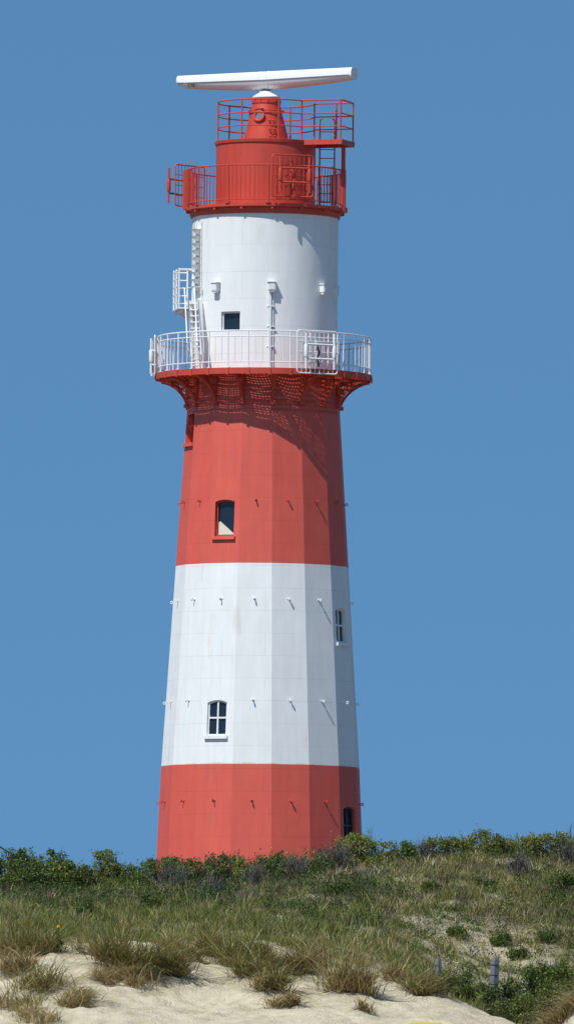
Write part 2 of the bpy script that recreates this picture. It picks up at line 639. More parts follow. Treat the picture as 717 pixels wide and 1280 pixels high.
def bracket_mesh():
    """cove-shaped lattice bracket in the local x (outward) - z plane; x measured from the tower axis"""
    mb = MB()
    zt = gz0 + 0.10
    zb = zl(509)
    r_out = RG - 0.06
    r_in = RZ(zb) + 0.02
    dx, dz = r_out - r_in, zt - zb

    def arc(t, off=0.0):  # t 0..1 from the outer top to the inner bottom
        a = t * PI / 2
        x = r_in + dx * (1 - math.sin(a)) ** 1.0
        z = zb + dz * 0.10 + (dz * 0.78) * (math.cos(a)) ** 1.0
        return Vector((x + off * math.cos(a) * 0 - off * math.sin(a) * 0, 0, z + off))

    def cove(t, k=1.0):
        # quarter ellipse centred at the outer foot of the bracket
        a = t * PI / 2
        return Vector((r_out - dx * math.sin(a) * k, 0, zb + (dz - 0.14) * (math.cos(a) * -1 + 1) * 0 + (dz - 0.14) * (1 - t) ** 1.0 * (0.35 + 0.65 * (1 - t)) + 0.02))
    lower = [Vector((r_in + dx * (1 - t) ** 1.55, 0, zb + (dz - 0.12) * (1 - t ** 1.45))) for t in np.linspace(0, 1, 12)]
    for p, q in zip(lower, lower[1:]):
        t = (q - p)
        L = t.length
        t.normalize()
        nn = Vector((-t.z, 0, t.x))
        mb.obox((p + q) / 2, nn, (0, 1, 0), t, 0.085, 0.11, L + 0.01)
    # second chord straight from rim to wall
    top = Vector((r_out - 0.1, 0, zt - 0.10))
    mid = Vector((r_in + 0.05, 0, zb + dz * 0.62))
    ins = [Vector((r_in + 0.06, 0, zb + dz * 0.30)), Vector((r_in + dx * 0.28, 0, zb + dz * 0.62)), Vector((r_in + dx * 0.62, 0, zt - 0.12))]
    mb.tube([top, lower[4] + Vector((0, 0, 0.10)), lower[7] + Vector((-0.02, 0, 0.14)), mid], 0.035, 6)
    for i, pq in enumerate(((lower[2], Vector((r_in + dx * 0.75, 0, zt - 0.05))), (lower[5], Vector((r_in + dx * 0.42, 0, zt - 0.05))), (lower[5], Vector((r_in + dx * 0.12, 0, zb + dz * 0.60))), (lower[8], Vector((r_in, 0, zb + dz * 0.42))))):
        mb.tube(pq, 0.032, 6)
    # joist and wall bar
    mb.obox(((RC + r_out) / 2, 0, zt - 0.075), (1, 0, 0), (0, 1, 0), (0, 0, 1), r_out - RC, 0.12, 0.15)
    mb.obox((r_in + 0.0, 0, zb + dz * 0.46), (1, 0, 0), (0, 1, 0), (0, 0, 1), 0.10, 0.12, dz * 0.88)
    mb.obox((r_in + 0.02, 0, zb - 0.02), (1, 0, 0), (0, 1, 0), (0, 0, 1), 0.16, 0.2, 0.12)
    return mb


bm0 = bracket_mesh()
first = None
for k in range(16):
    th = TH0 + 22.5 * k
    if first is None:
        first = o = bm0.build('gallery_bracket', M['red_metal'], lh)
    else:
        o = copy_part(first, lh)
    o.rotation_euler = (0, 0, math.radians(th - 90))

hoop = MB()
zh = zl(507)
hoop.tube([P(TH0 + 22.5 * k / 2, (RZ(zh) if k % 2 == 0 else RZ(zh) * math.cos(math.radians(11.25))) + 0.05, zh) for k in range(32)], 0.022, 6, closed=True)
hoop.build('hoop', M['red_metal'], lh)
# second shelf ring below the deck (carries the brackets' upper ends)
hp2 = MB()
hp2.tube([P(5.625 * k, 113 * U, gz0 + 0.02) for k in range(64)], 0.045, 6, closed=True)
hp2.tube([P(5.625 * k, 128 * U, gz0 + 0.03) for k in range(64)], 0.022, 6, closed=True)
hp2.build('stringer_ring', M['red_metal'], lh)


def railing(name, label, mat, r, z0, ztop, n_post, n_bal, rails, infill, prad, brad, rrad, skip=None, phase=0.0):
    """round railing: the rails are the part, posts and balusters its sub-parts"""
    mb = MB()
    for z in rails:
        mb.tube([P(360 * k / 72, r, z) for k in range(72)], rrad if z == rails[0] else rrad * 0.75, 6, closed=True)
    ro = mb.build(name, mat, lh, smooth=40)
    ro['label'] = label
    pm = MB()
    pm.tube([(0, 0, z0), (0, 0, ztop)], prad, 8)
    pm.obox((0, 0, z0 + 0.015), (1, 0, 0), (0, 1, 0), (0, 0, 1), prad * 4.5, prad * 4.5, 0.03)
    p0 = None
    for k in range(n_post):
        th = 360 * k / n_post + phase
        if p0 is None:
            p0 = o = pm.build('post', mat, ro, smooth=40)
        else:
            o = copy_part(p0, ro)
        o.location = P(th, r, 0)
        o.rotation_euler = (0, 0, math.radians(th))
    bmsh = MB()
    bmsh.tube([(0, 0, infill[0]), (0, 0, infill[1])], brad, 6)
    b0 = None
    for k in range(n_post):
        for j in range(1, n_bal + 1):
            th = 360 * (k + j / (n_bal + 1)) / n_post + phase
            if b0 is None:
                b0 = o = bmsh.build('baluster', mat, ro, smooth=40)
            else:
                o = copy_part(b0, ro)
            o.location = P(th, r, 0)
    return ro


RR = 133 * U
rt = zl(423)
railing('gallery_railing', 'white railing round the main gallery', M['white_metal'], RR, gz1, rt, 32, 2,
        [rt, zl(430), gz1 + 0.20], (gz1 + 0.20, zl(430)), 0.024, 0.012, 0.025, phase=3)


# ---- dipole antennas in front of reflector grids, hung outside the railings
def dipole_antenna(label, mat, c, nrm, w, h, off, sep, nv=9, nh=4):
    nrm = Vector(nrm).normalized()
    t = Vector((0, 0, 1)).cross(nrm).normalized()
    Z = Vector((0, 0, 1))
    c = Vector(c)
    g = MB()
    rc = 0.10
    loop = []
    for (sx, sz) in ((1, 1), (-1, 1), (-1, -1), (1, -1)):
        a0 = {(1, 1): 0, (-1, 1): 90, (-1, -1): 180, (1, -1): 270}[(sx, sz)]
        for k in range(5):
            a = math.radians(a0 + 22.5 * k)
            loop.append(c + t * (sx * (w / 2 - rc) + rc * math.cos(a)) + Z * (sz * (h / 2 - rc) + rc * math.sin(a)))
    g.tube(loop, 0.024, 6, closed=True)
    for k in range(1, nv):
        x = -w / 2 + w * k / nv
        g.tube([c + t * x - Z * (h / 2 - 0.01), c + t * x + Z * (h / 2 - 0.01)], 0.0125, 5)
    for k in range(1, nh):
        z = -h / 2 + h * k / nh
        g.tube([c - t * (w / 2 - 0.01) + Z * z + nrm * 0.012, c + t * (w / 2 - 0.01) + Z * z + nrm * 0.012], 0.0125, 5)
    go = g.build('dipole_antenna', mat, lh, smooth=40)
    go['label'] = label
    for s in (-1, 1):
        d = MB()
        b = c + nrm * off + t * s * sep
        d.tube([b - Z * 0.58, b + Z * 0.62], 0.037, 8)
        d.lathe([(0.0, -0.22), (0.06, -0.20), (0.072, -0.13), (0.072, 0.15), (0.055, 0.21), (0, 0.22)], 12, b + Z * 0.02)
        d.build('dipole', mat, go, smooth=40)
    ar = MB()
    for z in (-0.24, 0.24):
        b = c + nrm * off + Z * z
        ar.tube([b - t * sep, b + t * sep], 0.035, 8)
        ar.tube([c + Z * z - nrm * 0.12, b], 0.035, 8)
    ar.tube([c - nrm * 0.1 - Z * 0.62, c - nrm * 0.1 + Z * 0.5], 0.05, 8)
    ar.build('support_arm', mat, go, smooth=40)
    cb = MB()
    cc = c + nrm * (off * 0.5)
    cb.tube([cc + Z * 0.24, cc + Z * 0.16 - t * 0.05, cc - Z * 0.02 + t * 0.02, cc - Z * 0.22 - t * 0.03, cc - Z * 0.5], 0.035, 6)
    cb.build('feed_cable', M['dark'] if mat is M['white_metal'] else mat, go, smooth=40)
    return go


zc = (zl(421.8) + zl(475.2)) / 2
dipole_antenna('white grid antenna on the front of the main gallery', M['white_metal'], P(29, 136.5 * U, zc), P(29, 1, 0), 57 * U, 53 * U, 0.20, 20 * U)
dipole_antenna('white antenna seen edge on at the end of the main gallery', M['white_metal'], P(-91, 136 * U, zc), P(-91, 1, 0), 57 * U, 53 * U, 0.13, 20 * U)
dipole_antenna('white antenna behind the main gallery', M['white_metal'], P(149, 136.5 * U, zc), P(149, 1, 0), 57 * U, 53 * U, 0.20, 20 * U)

# ---- upper red gallery
uz1, uz0 = zl(262), zl(266)
RU = 100 * U
ud = MB()
ud.lathe([(RC - 0.02, uz0 - 0.06), (RU - 0.05, uz0 + 0.01), (RU, uz0 + 0.01), (RU, uz1), (1.0, uz1), (0.0, uz1)], 64)
ud.build('upper_gallery_deck', M['red_metal'], lh, smooth=20)
cr = MB()
cr.lathe([(RC + 0.004, zl(274)), (RC + 0.05, zl(274)), (RC + 0.09, zl(268)), (RC + 0.09, uz0 - 0.03), (RC - 0.02, uz0 - 0.03)], 64)
cr.build('cornice_ring', M['red_metal'], lh, smooth=20)
for k in range(16):
    th = 22.5 * k + 5
    mb = MB()
    mb.obox(P(th, 96.5 * U, uz0 - 0.035), P(th + 90, 1, 0), P(th, 1, 0), (0, 0, 1), 0.08, 0.14, 0.10)
    mb.build('deck_bracket', M['red_metal'], lh)
urt = zl(214.5)
railing('upper_railing', 'red railing with thin balusters round the upper gallery', M['red_metal'], 98.5 * U, uz1, urt, 12, 8,
        [urt, uz1 + 0.13], (uz1 + 0.13, urt), 0.034, 0.013, 0.026, phase=-28)
# flat cabinet at the end of the railing
cab = MB()
cab.obox(P(-84, 100.5 * U, (zl(215) + zl(264)) / 2), P(6, 1, 0), P(-84, 1, 0), (0, 0, 1), 0.34, 0.16, zl(215) - zl(264), 0.02)
cab.obox(P(-72, 96 * U, (zl(222) + zl(264)) / 2), P(18, 1, 0), P(-72, 1, 0), (0, 0, 1), 0.16, 0.10, zl(222) - zl(264), 0.02)
cab.build('switch_cabinet', M['red_metal'], lh)

zc2 = (zl(201.5) + zl(255)) / 2
dipole_antenna('red grid antenna on the front of the upper gallery', M['red_metal'], P(19, 103 * U, zc2), P(19, 1, 0), 54 * U, 52 * U, 0.24, 19 * U)
dipole_antenna('red grid antenna standing out beyond the end of the upper gallery', M['red_metal'], Vector((-95 * U, 24 * U, zl(232))), P(-132, 1, 0), 54 * U, 52 * U, 0.50, 19 * U)

# ---- lantern drum
RD = 62.3 * U
dz1 = zl(179)
dr = MB()
dr.lathe([(RD, uz1 - 0.02), (RD, dz1 - 0.12), (RD + 0.04, dz1 - 0.10), (RD + 0.06, dz1), (RD - 0.05, dz1 + 0.02), (0.5, dz1 + 0.06), (0, dz1 + 0.06)], 64)
dr.build('lantern_drum', M['red_metal'], lh, smooth=25)

# ---- roof platform jutting out over the upper gallery
pa = 71.0
pu, pv = P(pa, 1, 0), P(pa - 90, 1, 0)      # outward, towards the beach side
hw, re = 25 * U, 109 * U
pl = MB()
pz = dz1 - 0.02
pl.obox(pu * ((RD * 0.72 + re) / 2) + Vector((0, 0, pz)), pu, pv, (0, 0, 1), re - RD * 0.72, 2 * hw, 0.07)
for s in (-1, 1):
    pl.obox(pu * ((RD * 0.80 + re) / 2) + pv * s * (hw - 0.03) + Vector((0, 0, pz - 0.085)), pu, pv, (0, 0, 1), re - RD * 0.80 - 0.02, 0.07, 0.10)
pl.obox(pu * (re - 0.04) + Vector((0, 0, pz - 0.088)), pu, pv, (0, 0, 1), 0.07, 2 * hw - 0.13, 0.10)
plat = pl.build('roof_platform', M['red_metal'], lh)
st = MB()
pp = Vector((97 * U, -22 * U, 0))
st.tube([pp + Vector((0, 0, uz1)), pp + Vector((0, 0, pz - 0.03))], 0.07, 10)
st.obox(pp + Vector((0, 0, (uz1 + urt) / 2)), (1, 0, 0), (0, 1, 0), (0, 0, 1), 0.19, 0.19, urt - uz1, 0.02)
st.obox(pp + Vector((-0.02, 0, uz1 - 0.06)), (1, 0, 0), (0, 1, 0), (0, 0, 1), 0.34, 0.3, 0.16, 0.02)
st.build('support_post', M['red_metal'], lh)

# ---- roof railing: three rails round the drum roof, opening on to the platform
rr = 60.5 * U
z_r = [zl(129.5), zl(146), zl(162)]
front_th = pa - math.degrees(math.asin(min(0.99, (hw - 0.03) / rr)))
back_th = pa + math.degrees(math.asin(min(0.99, (hw - 0.03) / rr)))
rl = MB()
for z in z_r:
    ring = [P(t, rr, z) for t in np.linspace(back_th, front_th + 360, 60)]
    rl.tube(ring, 0.027 if z == z_r[0] else 0.022, 6)
    zv = Vector((0, 0, z + 0.004))
    r_s = rr * math.cos(math.radians(pa - front_th))
    path = [pu * r_s + pv * (hw - 0.03) + zv, pu * (re - 0.06) + pv * (hw - 0.03) + zv,
            pu * (re - 0.06) - pv * (hw - 0.03) + zv, pu * r_s - pv * (hw - 0.03) + zv]
    for a, b in zip(path, path[1:]):
        rl.tube([a, b], 0.027 if z == z_r[0] else 0.022, 6)
rro = rl.build('roof_railing', M['red_metal'], lh, smooth=40)
rro['label'] = 'three rail red railing on the roof and its platform'
posts = [P(t, rr, 0) for t in (-84, -30, -8 + 180 - 360, 15, front_th, back_th, -130, 150, 180 + 20)]
posts += [pu * (re - 0.06) + pv * s * (hw - 0.03) for s in (-1, 1)]
posts += [pu * ((re + rr) / 2) + pv * s * (hw - 0.03) for s in (-1,)]
pm = MB()
pm.tube([(0, 0, dz1 - 0.02), (0, 0, z_r[0])], 0.028, 8)
p0 = None
for p in posts:
    if p0 is None:
        p0 = o = pm.build('post', M['red_metal'], rro, smooth=40)
    else:
        o = copy_part(p0, rro)
    o.location = p

# ---- access ladder from the upper gallery up through the platform
ld = MB()
lx0, lx1 = 67.5 * U, 86 * U
ly = 20 * U
ztl = zl(146)
for x in (lx0, lx1):
    ld.tube([(x, ly, uz1), (x, ly, ztl - 0.1), (x + (0.03 if x == lx0 else -0.03), ly - 0.02, ztl - 0.03), (x + (0.1 if x == lx0 else -0.1), ly - 0.05, ztl)], 0.026, 6)
for z in np.arange(uz1 + 0.3, ztl - 0.2, 0.30):
    ld.tube([(lx0, ly, z), (lx1, ly, z)], 0.016, 6)
ld.build('access_ladder', M['red_metal'], lh, smooth=40)

# ---- radar pedestal
pc = MB()
pc.lathe([(28.5 * U, dz1 + 0.02), (28.5 * U, dz1 + 0.10), (17.8 * U, zl(134)), (17.2 * U, zl(130)), (18.2 * U, zl(130)), (18.2 * U, zl(127.5)), (17 * U, zl(127)), (17 * U, zl(123)), (0, zl(122.5))], 32, (0, 0, 0))
ped = pc.build('pedestal_cone', M['red_metal'], lh, smooth=25)
cp = MB()
cp.lathe([(17.4 * U, zl(123)), (17.4 * U, zl(121.5)), (14 * U, zl(119)), (9 * U, zl(116.5)), (8.5 * U, zl(115)), (0, zl(115))], 32)
cp.build('pedestal_cap', M['white_metal'], lh, smooth=25)
for k in range(12):
    mb = MB()
    mb.lathe([(0, -0.02), (0.03, -0.02), (0.03, 0.05), (0, 0.05)], 6, P(30 * k + 8, 17.8 * U, zl(127.6)))
    mb.build('flange_bolt', M['red_metal'], ped)
# porthole
th_p, zp = -23, zl(147.5)
rp = 21.2 * U
pn_ = (P(th_p, 1, 0) + Vector((0, 0, 0.23))).normalized()
pt_ = P(th_p + 90, 1, 0)
pup = pn_.cross(pt_) * -1
if pup.z < 0:
    pup = -pup
cpt = P(th_p, rp, zp)
ph = MB()
ph.tube([cpt + pn_ * 0.05 + pt_ * 0.17 * math.cos(a) + pup * 0.17 * math.sin(a) for a in np.linspace(0, 2 * PI, 25)[:-1]], 0.045, 8, closed=True)
for s in (0.0, 0.05):
    pass
seg = [cpt + pt_ * 0.17 * math.cos(a) + pup * 0.17 * math.sin(a) for a in np.linspace(0, 2 * PI, 25)[:-1]]
for a, b in zip(seg, seg[1:] + seg[:1]):
    ph.poly([a - pn_ * 0.1, b - pn_ * 0.1, b + pn_ * 0.05, a + pn_ * 0.05])
ph.obox(cpt + pup * 0.25 + pn_ * 0.05, pt_, pn_, pup, 0.28, 0.16, 0.03)
pho = ph.build('porthole', M['red_metal'], lh, smooth=40)
gl = MB()
gl.poly([p + pn_ * 0.045 for p in seg])
gl.build('pane', M['lens'], pho)
# handrail hoop and step loops on the cone
hh = MB()
zz1 = zl(139.5)
hh.tube([P(6 * k, 22.5 * U, zz1) for k in range(60)], 0.02, 6, closed=True)
for t in (-70, -20, 30, 80):
    hh.tube([P(t, 18 * U, zz1), P(t, 22.5 * U, zz1)], 0.018, 6)
hh.build('hand_rail', M['red_metal'], lh, smooth=40)
for y in (152, 163, 172):
    z = zl(y + 1)
    r1 = 17.8 * U + (28.5 - 17.8) * U * (y - 134) / 45
    sm = MB()
    sm.tube([P(8, r1 - 0.02, z + 0.05), P(9, r1 + 0.14, z), P(22, r1 + 0.14, z), P(24, r1 - 0.02, z + 0.05)], 0.018, 6)
    sm.tube([P(9, r1 + 0.14, z), P(12, r1 + 0.0, z - 0.16), P(19, r1 + 0.0, z - 0.16), P(22, r1 + 0.14, z)], 0.014, 6)
    sm.build('step', M['red_metal'], lh, smooth=40)

# ---- equipment boxes on the white cylinder
def equip_box(th, y, out=0.0):
    z = zl(y)
    t, n = P(th + 90, 1, 0), P(th, 1, 0)
    mb = MB()
    mb.obox(P(th, RC + 0.10 + out, z), t, (0, 0, 1), n, 0.24, 0.27, 0.19, 0.02)
    mb.obox(P(th, RC + 0.10 + out, z - 0.162), t, n, (0, 0, 1), 0.19, 0.15, 0.05, 0.01)
    o = mb.build('floodlight_box', M['white_metal'], lh)
    hd = MB()
    hd.obox(P(th, RC + 0.115 + out, z + 0.152), t, n, (0, 0, 1), 0.29, 0.23, 0.03)
    hd.build('hood', M['white_metal'], o)
    ln = MB()
    ln.obox(P(th, RC + 0.2 + out, z), t, (0, 0, 1), n, 0.18, 0.2, 0.014)
    ln.build('cover_plate', M['white_metal'], o)


for th, out in ((-40, 0), (5.5, 0), (51, 0), (72, -0.07)):
    equip_box(th, 365.5, out)
cd = MB()
cd.obox(P(4.2, RC + 0.05, (zl(372) + zl(468)) / 2), P(94.2, 1, 0), P(4.2, 1, 0), (0, 0, 1), 0.13, 0.10, zl(372) - zl(468), 0.02)
cd.tube([P(6.8, RC + 0.03, zl(368)), P(6.8, RC + 0.03, zl(468))], 0.025, 8)
for y in (390, 415, 440):
    cd.obox(P(5, RC + 0.05, zl(y)), P(95, 1, 0), P(5, 1, 0), (0, 0, 1), 0.24, 0.115, 0.03)
cd.build('conduit', M['white_metal'], lh)

# ---- wall steps, stair ladder and side landing
sth = -63.5
for i in range(9):
    z = zl(291 + 8.9 * i)
    t, n = P(sth + 90, 1, 0), P(sth, 1, 0)
    mb = MB()
    c0 = P(sth, RC, z)
    w1, w2, d1 = 0.20, 0.10, 0.24
    top = [c0 - t * w1, c0 + t * w1, c0 + t * w1 + n * d1, c0 - t * w1 + n * d1]
    bot = [c0 - t * w2 - Vector((0, 0, 0.15)), c0 + t * w2 - Vector((0, 0, 0.15)), c0 + t * w2 + n * 0.05 - Vector((0, 0, 0.15)), c0 - t * w2 + n * 0.05 - Vector((0, 0, 0.15))]
    mb.faces(top + bot, [[3, 2, 1, 0][::-1], [4, 5, 6, 7][::-1], [0, 1, 5, 4], [1, 2, 6, 5], [2, 3, 7, 6], [3, 0, 4, 7]])
    mb.build('wall_step', M['white_metal'], lh)
rs = MB()
for s in (-1, 1):
    rs.tube([P(sth + s * 4.4, RC + 0.03, zl(282)), P(sth + s * 4.4, RC + 0.03, zl(372))], 0.022, 6)
rs.build('step_stringer', M['white_metal'], lh, smooth=40)

sl0 = P(-45.5, RC + 0.62, gz1)
sl1 = P(-62, RC + 0.17, zl(380))
tt = P(-50 + 90, 1, 0)
hwid = 0.26
stl = MB()
for s in (-1, 1):
    a, b = sl0 + tt * s * hwid, sl1 + tt * s * hwid
    ax = (b - a).normalized()
    nn = tt.cross(ax).normalized()
    stl.obox((a + b) / 2, tt, nn, ax, 0.045, 0.14, (b - a).length)
    # handrails, standing off the stair
    off = P(-50, 0.26, 0.26)
    stl.tube([a + Vector((0, 0, 0.1)), a + off + Vector((0, 0, 0.55)), b + off + Vector((0, 0, 0.15)), b + Vector((0, 0, 0.45)) - P(-50, 0.05, 0)], 0.022, 6)
sto = stl.build('stair_ladder', M['white_metal'], lh)
for i in range(11):
    f_ = (i + 0.7) / 11.2
    p = sl0.lerp(sl1, f_)
    tr = MB()
    tr.obox(p, tt, P(-50, 1, 0), (0, 0, 1), 2 * hwid - 0.05, 0.17, 0.035)
    tr.build('tread', M['white_metal'], sto)

lz = zl(389)
lt = P(-81, 1, 0)
ltt = P(-81 + 90, 1, 0)
la = MB()
lc = lt * (RC + 0.28)
la.obox(lc + Vector((0, 0, lz)), ltt, lt, (0, 0, 1), 1.25, 0.58, 0.06)
for s in (-0.4, 0, 0.4):
    la.tube([lc + ltt * s + lt * 0.24 + Vector((0, 0, lz - 0.04)), lc + ltt * s - lt * 0.25 + Vector((0, 0, lz - 0.34))], 0.035, 6)
la.obox(lc + lt * 0.16 + Vector((0, 0, lz - 0.10)), ltt, lt, (0, 0, 1), 1.1, 0.1, 0.12)
lao = la.build('side_landing', M['white_metal'], lh)
lr = MB()
ch = zl(341) - lz
corners = [lc + ltt * 0.6 - lt * 0.2, lc + ltt * 0.6 + lt * 0.26, lc - ltt * 0.6 + lt * 0.26, lc - ltt * 0.6 - lt * 0.2]
for k in range(5):
    z = lz + ch * (k + 1) / 5 - 0.02
    for i_, (a, b) in enumerate(zip(corners, corners[1:])):
        if i_ == 0 and k not in (4,):
            continue
        lr.tube([a + Vector((0, 0, z)), b + Vector((0, 0, z))], 0.022, 6)
for c_ in corners + [corners[1].lerp(corners[2], 0.5)]:
    lr.tube([c_ + Vector((0, 0, lz)), c_ + Vector((0, 0, lz + ch + 0.05))], 0.03, 6)
e = corners[0] + ltt * 0.02
lr.tube([corners[1] + Vector((0, 0, lz + ch)), e + Vector((0, 0, lz + ch)), e + ltt * 0.1 + Vector((0, 0, lz + ch - 0.12)), e + ltt * 0.12 + Vector((0, 0, lz + 0.25)), e + ltt * 0.05 - lt * 0.1 + Vector((0, 0, lz - 0.1))], 0.034, 6)
lr.build('landing_rail', M['white_metal'], lao, smooth=40)

# ------------------------------------------------------------------ RADAR SCANNER
rz0 = zl(101) + ZB
radar = tag(empty('radar_scanner', (AX, DL, zl(115) + ZB)),
            'long white rotating radar beam on top of the lighthouse', 'radar antenna')
rb = radar.location.z
LX = 128 * U
H0 = 0.0


def rsec(s, x):
    """cross-section (depth, height) of the beam at x; half thinner towards the ends"""
    e = abs(x) / LX
    top = zl(101 - 10.5) + ZB - rb
    hgt = (22.5 - 7.5 * e ** 1.7) * U
    zt = top + 0.012
    zb = zt - hgt
    dp = 0.30 - 0.06 * e
    zm = zt - 11.5 * U * (1 - 0.15 * e)
    return [(-dp * 0.45, zt), (-dp * 0.76, zt - 0.018), (-dp * 0.94, zt - 0.06), (-dp * 1.01, zt - 0.12), (-dp * 1.03, zm + 0.02), (-dp * 1.04, zm), (-dp * 1.0, zm - 0.04), (-dp * 0.86, zm + (zb - zm) * 0.55), (-dp * 0.52, zm + (zb - zm) * 0.86), (-dp * 0.10, zb), (dp * 0.45, zb), (dp * 0.8, zm + (zb - zm) * 0.7), (dp, zm), (dp, zt - 0.08), (dp * 0.8, zt - 0.02), (dp * 0.45, zt)]


xs = [-LX, -LX + 0.03, -LX + 0.10, -LX + 0.3] + list(np.linspace(-LX + 0.6, LX - 0.6, 17)) + [LX - 0.3, LX - 0.06, LX]
bmv, bmf = [], []
ns = 16
for x in xs:
    sec = rsec(0, x)
    k = 1.0
    if x == -LX:
        k = 0.86
    if x == LX:
        k = 0.95
    cz = sum(z for d, z in sec) / ns
    for (d, z) in sec:
        zz_ = cz + (z - cz) * k
        if x < -LX + 0.25 and z < cz - 0.05:
            zz_ = zz_ + 0.10 * (1 - (x + LX) / 0.25)
        bmv.append((x, d * k, zz_))
for i in range(len(xs) - 1):
    for k in range(ns):
        l = (k + 1) % ns
        bmf.append([i * ns + k, i * ns + l, (i + 1) * ns + l, (i + 1) * ns + k][::-1])
bmf.append(list(range(ns))[::-1])
bmf.append([(len(xs) - 1) * ns + k for k in range(ns)])
rbm = MB()
rbm.faces(bmv, bmf)
bo = rbm.build('beam', M['radome'], radar, smooth=28)
bm = bmesh.new()
bm.from_mesh(bo.data)
bmesh.ops.recalc_face_normals(bm, faces=bm.faces)
bm.to_mesh(bo.data)
bm.free()
bo.data.set_sharp_from_angle(angle=math.radians(55))
# seam bead along the face and the joint at the middle
sm = MB()
sm.tube([(x, rsec(0, x)[5][0] - 0.004, rsec(0, x)[5][1]) for x in xs[2:-1]], 0.015, 6)
sm.build('seam', M['steel'], bo)
col_ = MB()
for x in (-0.14, 0.17):
    sec = rsec(0, x)
    col_.tube([(x, d * 1.01, z + (0.003 if z > 0.5 else -0.003)) for d, z in sec], 0.009, 5, closed=True)
col_.build('joint_band', M['radome'], bo)
neck = MB()
neck.lathe([(0.15, -0.02), (0.15, 0.05), (0.11, 0.06), (0.11, 0.10), (0.13, 0.11), (0.13, 0.13), (0.0, 0.13)], 20)
neck.build('neck', M['steel'], radar, smooth=30)
radar.rotation_euler = (0, 0, math.radians(-31))
# dark maker's lettering at one end of the face
tcv = bpy.data.curves.new('lettering', 'FONT')
tcv.body = 'CAL'
tcv.size = 0.17
tcv.extrude = 0.004
to = bpy.data.objects.new('tmp', tcv)
COL.objects.link(to)
dg = bpy.context.evaluated_depsgraph_get()
me = bpy.data.meshes.new_from_object(to.evaluated_get(dg))
bpy.data.objects.remove(to)
lt_o = bpy.data.objects.new('lettering', me)
COL.objects.link(lt_o)
me.materials.clear()
me.materials.append(M['dark'])
lt_o.parent = bo
xt = -LX + 0.50
s0 = rsec(0, xt)
lt_o.location = (xt, s0[6][0] - 0.03, s0[6][1] - 0.11)
lt_o.rotation_euler = (math.radians(90), 0, 0)

# ------------------------------------------------------------------ TERRAIN
TPX = np.array([-400, -150, 0, 100, 200, 300, 400, 480, 540, 600, 660, 720, 900, 1200], float)
TY = np.array([120, 140, 147, 149.5, 152, 154, 156.5, 160, 165, 170, 176, 200, 260, 340, 378, 420], float)
_rows = {
    147:   [1290, 1285, 1285, 1286, 1285, 1286, 1286, 1288, 1290, 1302, 1302, 1205, 1195, 1195],
    149.5: [1255, 1255, 1252, 1250, 1256, 1262, 1262, 1258, 1264, 1284, 1303, 1248, 1240, 1240],
    152:   [1215, 1215, 1212, 1198, 1213, 1222, 1222, 1228, 1241, 1264, 1287, 1298, 1300, 1310],
    154:   [1195, 1195, 1194, 1184, 1187, 1190, 1192, 1215, 1247, 1278, 1298, 1302, 1300, 1300],
    156.5: [1175, 1175, 1174, 1168, 1171, 1173, 1175, 1190, 1222, 1260, 1278, 1280, 1275, 1270],
    160:   [1150, 1150, 1150, 1145, 1148, 1150, 1150, 1155, 1178, 1205, 1218, 1215, 1210, 1200],
    165:   [1125, 1125, 1125, 1124, 1122, 1122, 1116, 1112, 1115, 1122, 1128, 1126, 1125, 1120],
    170:   [1107, 1106, 1105, 1108, 1102, 1097, 1088, 1082, 1078, 1075, 1073, 1072, 1070, 1070],
    176:   [1110, 1110, 1110, 1112, 1106, 1100, 1090, 1084, 1081, 1078, 1076, 1074, 1072, 1072],
}
TX = (TPX - CX) / F * 158.0
TZ = np.zeros((len(TY), len(TX)))
for j, Y in enumerate(TY):
    if Y in _rows:
        TZ[j] = EYE.z + Y * np.tan(PITCH + np.arctan((CY - np.array(_rows[Y], float)) / F))
TZ[0] = 0.6
TZ[1] = 2.35
i176 = list(TY).index(176)
for j, Y in enumerate(TY):
    if Y > 176:
        t = min(1.0, (Y - 176) / (340 - 176))
        TZ[j] = TZ[i176] * (1 - t) + ZB * t


def vnoise(x, y, s, seed):
    """smooth value noise, 0..1"""
    x = np.asarray(x, float) / s + 1000.3
    y = np.asarray(y, float) / s + 700.7
    xi, yi = np.floor(x), np.floor(y)
    fx, fy = x - xi, y - yi
    fx, fy = fx * fx * (3 - 2 * fx), fy * fy * (3 - 2 * fy)

    def h(a, b):
        v = np.sin(a * 127.1 + b * 311.7 + seed * 74.7) * 43758.5453
        return v - np.floor(v)
    return (h(xi, yi) * (1 - fx) + h(xi + 1, yi) * fx) * (1 - fy) + (h(xi, yi + 1) * (1 - fx) + h(xi + 1, yi + 1) * fx) * fy


# dense grid of the dune, smoothed so that the profile knots leave no creases
GX = np.linspace(TX[0], TX[-1], 420)
GY = np.linspace(120, 420, 1501)
_tmp = np.array([np.interp(GX, TX, TZ[j]) for j in range(len(TY))])
_g = np.array([np.interp(GY, TY, _tmp[:, i]) for i in range(len(GX))]).T
for _ in range(3):
    _p = np.pad(_g, 3, mode='edge')
    _g = sum(_p[3 + d:3 + d + _g.shape[0], 3:-3] for d in (-2, -1, 0, 1, 2)) / 5
    _p = np.pad(_g, ((3, 3), (6, 6)), mode='edge')
    _g = sum(_p[3:-3, 6 + d:6 + d + _g.shape[1]] for d in range(-6, 7)) / 13


